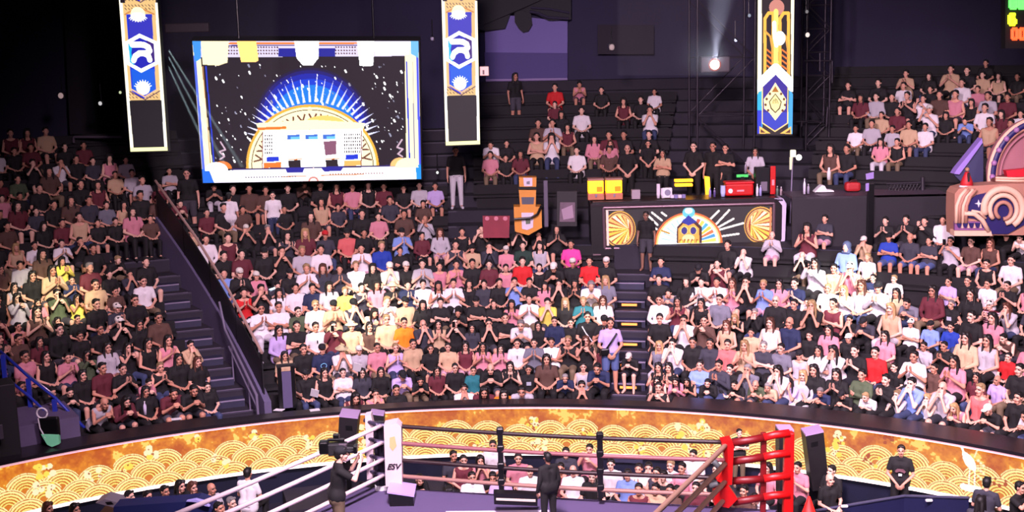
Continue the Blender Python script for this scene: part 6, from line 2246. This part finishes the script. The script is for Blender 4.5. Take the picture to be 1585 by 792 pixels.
o = empty('stage_monitor', p, 'grey wedge monitor beside the navy covered table', 'monitor')
MB().slab([at(148, 778, 23.2), at(162, 772, 23.2), at(192, 780, 23.2), at(180, 786, 23.2)], (0, .4, 0)).build('cabinet', mat('wedge_grey', (.45, .42, .46), .5), o)
MB().slab([at(163, 777, 23.19), at(172, 776, 23.19), at(176, 780, 23.19), at(166, 781, 23.19)], (0, .01, 0)).build('speaker_hole', blackgloss, o)
MB().box(Vector((p.x, p.y + .2, (p.z - .2) / 2)), (.5, .35, p.z - .2)).build('stand', blackgloss, o)

# ================================================================== people around the ring and on the promenade
def special(x, y, top, hair, ps, bot, headz, label, rz=None, group=None, D=None, sc=1.0, skin=None, floorz=None):
    hz = 1.62 if ps in STAND else HEAD
    if D is not None:
        h = at(x, y, D)
    else:
        h = on_z(x, y, headz)
    s = sc
    if floorz is not None:
        s = (h.z - floorz) / hz
    loc = Vector((h.x, h.y, h.z - hz * s))
    if rz is None:
        t_ = Vector((0.2, 18.6, 0)) - h
        rz = math.atan2(t_.x, -t_.y) + random.uniform(-.15, .15)
    pd = dict(top=top[0], garm=top[1], hair=hair, pose=ps, bot=bot)
    return make_person(pd, loc, rz, s, label, group, skin)


def stand_row(x, y):
    return min(range(0, 22), key=lambda k: abs(on_r(x, y, TR(k)).z - (TZ(k) + 1.62)))


RS = '''701 703 nt s a|man in charcoal t-shirt, ringside back row nearest the white corner
717 710 Ms s a|person in maroon top beside the charcoal t-shirt ringside
741 705 Ps l h|pink-topped ringside spectator with hands at face before the tall white shirt
763 687 Wt s a|tall spectator in white t-shirt rising above the ringside back row
762 717 Kt s f|black-clad ringside spectator bending forward before the tall white shirt
730 736 Wt s a|ringside man in white t-shirt seated by the first rope spacer
775 738 Lt s a|ringside spectator in lavender t-shirt just behind the first rope spacer
802 707 Pt s a|ringside spectator in pink t-shirt between rope spacer and dark-suited man
820 726 Wt x a|bald ringside man in white polo beside the dark-suited man
691 740 Ks l f|long-haired ringside spectator in black seen beyond the corner box
638 722 Kt s f|crouching ringside person in black beside the white corner pad
660 752 nt s f|crouching ringside person in charcoal under the lowest back rope
876 698 nt s a|ringside spectator in charcoal t-shirt just past the dark-suited man
913 693 Pt s p|ringside spectator in pink t-shirt holding a phone before the gold panel
868 722 Ms s a|ringside spectator in maroon beside the dark-suited man's shoulder
887 726 Wt x a|bald ringside spectator in white t-shirt near the dark-suited man
918 735 Kt s a|ringside spectator in black t-shirt beside the second rope spacer
946 716 Wt s a|ringside spectator in white right behind the second rope spacer
972 732 bt s a|ringside man in light blue shirt with navy straps
990 722 Wt s c|smiling ringside spectator in white clapping above the light blue shirt
1006 716 Ps s h|ringside spectator in pink with hands at face, third past the spacer
1018 729 ns s a|ringside spectator in charcoal behind the black upper rope
1028 734 Ks s a|dark-topped ringside spectator beside the charcoal one
989 754 Ms s a|ringside spectator in maroon low behind the tan rope
1016 754 Tt s a|ringside spectator in beige low behind the tan rope
1039 718 Wt b a|fair-haired ringside spectator in white t-shirt
1057 722 Pl s a|ringside spectator in pink sleeves beside the fair-haired one
1074 702 Wt s a|ringside spectator in white t-shirt raised above the others near red corner
1057 738 Kt s f|ringside spectator in black bending low near red corner
1078 752 Mt s a|ringside spectator in maroon t-shirt low near red corner
1038 756 Ct s a|ringside spectator in brown low before the tan rope
1110 724 Kt s a|ringside spectator in black beside the red pad
1153 757 Ct s a|ringside spectator in brown behind the red arms
1187 752 Wt s f|ringside spectator in white bending behind the red arms
1190 722 Pt l a|long-haired ringside spectator in pink behind the red arms
1237 720 Pt s c|clapping spectator in pink between red post and slanted loudspeaker
1289 726 Kt s a|black-clad man with glasses behind the bald man'''
for ln in RS.split('\n'):
    a_, lb = ln.split('|')
    t_ = a_.split()
    x, y = float(t_[0]), float(t_[1])
    h = on_z(x, y, 1.22)
    r_, an_ = polar(h)
    lim = R0 - .45
    kw = dict(headz=1.22)
    if r_ > lim:
        q = on_r(x, y, lim)
        kw = dict(headz=0, D=q.y)
    if x in (1074, 763, 913) or r_ > lim + .8:
        pass
    special(x, y, t_[2], t_[3], t_[4], 'k', label=lb, group='ringside spectators', **kw)
special(1283, 739, 'Kt', 'x', 'a', 'k', 1.20, 'bald man in black shirt seated beside the slanted loudspeaker', rz=.3)
gd = special(1395, 696, 'Kt', 's', 'S', 'k', 1.62, 'guard in printed black t-shirt standing with hands clasped', rz=-.35, floorz=0)
h = MB().slab([(-.11, -.145, 1.20), (-.06, -.150, 1.255), (.06, -.150, 1.255), (.11, -.145, 1.20), (.08, -.147, 1.17), (0, -.15, 1.20), (-.08, -.147, 1.17)], (0, .02, 0)).build('shirt_print', mat('print_mauve', (.42, .28, .32), .6))
h.parent = gd
h = MB().box((0, -.146, 1.13), (.07, .02, .05)).build('shirt_crest', whitem)
h.parent = gd
special(1144, 669, 'Kt', 's', 'T', 'e', 1.9, 'man in black polo standing arms folded above the red pad', D=26.0, rz=.1, floorz=.5)
special(848, 708, 'Kl', 's', 'U', 'k', 0, 'dark-suited man standing in the ring seen from behind', D=20.6, rz=PI + .5, floorz=CZ, skin=(.5, .34, .28))
cm = special(519, 702, 'Kt', 'c', 'V', 'e', 0, 'cameraman in black t-shirt and tan trousers inside the ring ropes', D=19.7, rz=1.8, floorz=CZ)
# his shoulder camera
hp = at(519, 702, 19.7)
o = empty('video_camera', hp + Vector((-.05, -.12, .05)), 'black shoulder video camera held by the cameraman', 'video camera')
q = hp + Vector((.02, .17, .03))
MB().box(q, (.32, .16, .20), rz=.1, bev=.02).build('body', black, o)
MB().tube(q + Vector((.14, .0, -.01)), q + Vector((.27, .03, -.02)), .075, .06, 16).build('lens', blackgloss, o)
MB().box(q + Vector((.29, .03, -.02)), (.06, .15, .13), bev=.01).build('lens_hood', blackgloss, o)
MB().box(q + Vector((-.22, -.02, .04)), (.16, .16, .22), bev=.03).build('battery', blackgloss, o)
MB().box(q + Vector((-.02, 0, .15)), (.28, .05, .05), bev=.01).build('top_handle', blackgloss, o)
MB().box(q + Vector((-.02, .02, .21)), (.10, .08, .07), bev=.01).build('microphone', blackgloss, o)
MB().box(q + Vector((.10, -.10, .08)), (.13, .06, .07), bev=.01).build('viewfinder', mat('finder', (.30, .26, .30), .4), o)
for x, y, tp, hr, ps, lb, D in ((1527, 747, 'nt', 's', 'a', 'man in charcoal t-shirt seen from behind before the crane motif', 22.8), (1577, 752, 'Kt', 's', 'p', 'person in black with raised hand at the panel end', 22.6),
                                (1517, 776, 'nl', 'l', 'a', 'dark-haired person low before the charcoal t-shirt', 21.8)):
    special(x, y, tp, hr, ps, 'k', 0, lb, D=D, rz=PI * .8 if ps == 'a' else .6, group='people at the far ringside')
for x, y, tp, hr, ps, lb, D in ((72, 784, 'Pt', 'r', 'a', 'brown-haired person in pink at the outer bottom of the gold panel', 22.8), (114, 786, 'Cl', 'l', 'a', 'long-haired person in brown at the outer bottom of the gold panel', 22.6),
                                (198, 766, 'nt', 's', 'a', 'short-haired man behind the navy covered table, beside the wedge monitor', 23.6), (227, 766, 'Wt', 's', 'a', 'bearded man with white collar behind the navy covered table', 23.6),
                                (253, 758, 'Kt', 's', 'a', 'dark-haired man in black behind the navy covered table', 23.8), (277, 750, 'Kl', 'l', 'a', 'dark long-haired person in black, tallest behind the navy table', 23.2),
                                (296, 752, 'Kt', 'r', 'a', 'brown-haired person in black beside the bald head', 23.6), (325, 754, 'wt', 'x', 'a', 'bald man behind the end of the navy table', 24.2),
                                (382, 732, 'Wt', 's', 'a', 'man in white shirt seen from behind under the side ropes', 24.3), (336, 784, 'nt', 's', 'a', 'man low below the side ropes beside navy cloth', 22.4),
                                (356, 776, 'Ks', 'g', 'a', 'grey-haired person low below the side ropes', 22.8), (480, 768, 'Kt', 's', 'f', 'dark figure crouching beyond the side ropes', 23.4),
                                (545, 735, 'Ts', 's', 'f', 'person in beige bending beyond the cameraman', 23.6)):
    special(x, y, tp, hr, ps, 'k', 0, lb, D=D, rz=PI * .9 if x == 382 else None, group='people behind the navy table')
# standing on the terraces
af = special(944, 499, 'Lt', 's', 'S', 'd', 0, 'man in lavender shirt and blue shorts standing in the centre aisle', D=at(944, 499, 29.3).y, rz=.1, floorz=TZ(2))
b = MB()
b.path([Vector((.13, -.13, 1.40)), Vector((0, -.165, 1.22)), Vector((-.14, -.15, 1.02))], .022)
h = b.build('bag_strap', blackgloss); h.parent = af
h = MB().box((-.15, -.17, 1.0), (.20, .09, .16), bev=.03).build('shoulder_bag', blackgloss); h.parent = af
special(1000, 333, 'Kt', 's', 'U', 'g', 0, 'man in black top and grey shorts standing before the lit bar front', D=on_r(1000, 333, TR(stand_row(1000, 333))).y, rz=-.3, floorz=TZ(stand_row(1000, 333)), skin=(.5, .36, .30))
print('BARMAN', stand_row(1000, 333))
special(705, 233, 'Kt', 's', 'U', 'w', 0, 'person in black top and white trousers standing under the middle banner', D=on_r(705, 233, TR(stand_row(705, 233))).y, rz=.1, floorz=TZ(stand_row(705, 233)))
special(797, 118, 'Ks', 'l', 'U', 'g', 0, 'person in cropped black top and shorts standing alone by the pale blind', D=on_r(797, 118, TR(stand_row(797, 118))).y, rz=.4, floorz=TZ(stand_row(797, 118)))
for x, y, tp, hr, ps, lb in ((1074, 226, 'Kt', 's', 'S', 'woman in black standing behind the amber shelf'), (1104, 226, 'Kt', 's', 'U', 'person in black t-shirt standing between the two at bar back'),
                             (1123, 229, 'Kt', 's', 'T', 'person in black t-shirt with folded arms behind the red cooler'), (1169, 234, 'wt', 'l', 'S', 'long-haired person in off-white standing behind the drinks machine'),
                             (1026, 237, 'Tt', 'l', 'T', 'person in beige reaching behind the white box on the bar'), (971, 230, 'Kt', 'x', 'S', 'person in black t-shirt standing behind the drink dispensers'),
                             (945, 222, 'Pl', 'r', 'U', 'brown-haired person in pink standing behind the first dispenser'), (1003, 222, 'Kt', 's', 'S', 'person in black standing behind the cup stacks')):
    special(x, y, tp, hr, ps, 'k', 0, lb, D=on_r(x, y, TR(stand_row(x, y))).y, group='standing people behind the bar', floorz=TZ(stand_row(x, y)))
for x, y, tp, hr, bt, lb in ((289, 268, 'Kt', 's', 'g', 'person in black t-shirt standing beside the big screen corner'), (354, 304, 'Wt', 's', 'w', 'person in white standing with back turned under the big screen'),
                             (422, 302, 'Wt', 's', 'j', 'person in white open shirt standing under the big screen')):
    k = stand_row(x, y)
    special(x, y, tp, hr, 'U', bt, 0, lb, D=on_r(x, y, TR(k)).y, rz=PI if x == 354 else .2, group='standing spectators below the big screen', floorz=TZ(k))

# white cloths and cups left on the empty seats beside the partition
for x, y, k, lb in ((383, 497, 4, 'white cloth on an empty seat, nearest the stairway partition'), (396, 500, 4, 'white cloth on an empty seat, middle one'), (403, 508, 4, 'round white hat on an empty seat by the lavender sleeves')):
    p = on_r(x, y, TR(k) - .1)
    m = MB()
    m.ball(p, .10, 12, (1.2, 1, .45))
    m.ball(p + Vector((.06, .02, .03)), .06, 10, (1, 1, .7))
    tag(m.build('white_cloth', whitem, None, True), lb, 'cloth', 'white things on empty seats')


def haze(name, box, density, label):
    x0, y0, x1, y1, D0, D1 = box
    q = [at(x0, y0, D0), at(x1, y0, D0), at(x1, y1, D0), at(x0, y1, D0)]
    m = bpy.data.materials.new(name)
    m.use_nodes = True
    nt = m.node_tree
    nt.nodes.remove(nt.nodes['Principled BSDF'])
    v = nt.nodes.new('ShaderNodeVolumePrincipled')
    v.inputs['Density'].default_value = density
    v.inputs['Color'].default_value = (.9, .9, 1, 1)
    nt.links.new(v.outputs[0], nt.nodes['Material Output'].inputs['Volume'])
    o = MB().slab(q, (0, D1 - D0, 0)).build(name, m)
    tag(o, label, 'haze', None, 'stuff')
    return o


haze('haze', (250, -30, 420, 262, 31.6, 32.9), 0.022, 'thin haze with pale light beams crossing before the big screen')
haze('haze', (960, -30, 1160, 118, 35.6, 37.0), 0.04, 'thin haze glowing above the bright stage lamp')
for x0, y0, x1, y1 in ((236, 38, 318, 168), (238, 44, 322, 205), (234, 46, 306, 200)):
    a_, b_ = at(x0, y0, 32.3), at(x1, y1, 32.2)
    spot('thin_beam_light', a_, b_, 1.5, 120000, (.75, 1, .98), .3, .02)
spot('lamp_beam_light', at(1106, 98, 36.4), at(1120, -60, 36.2), 30, 2500, (.8, .8, 1), 1, .05)
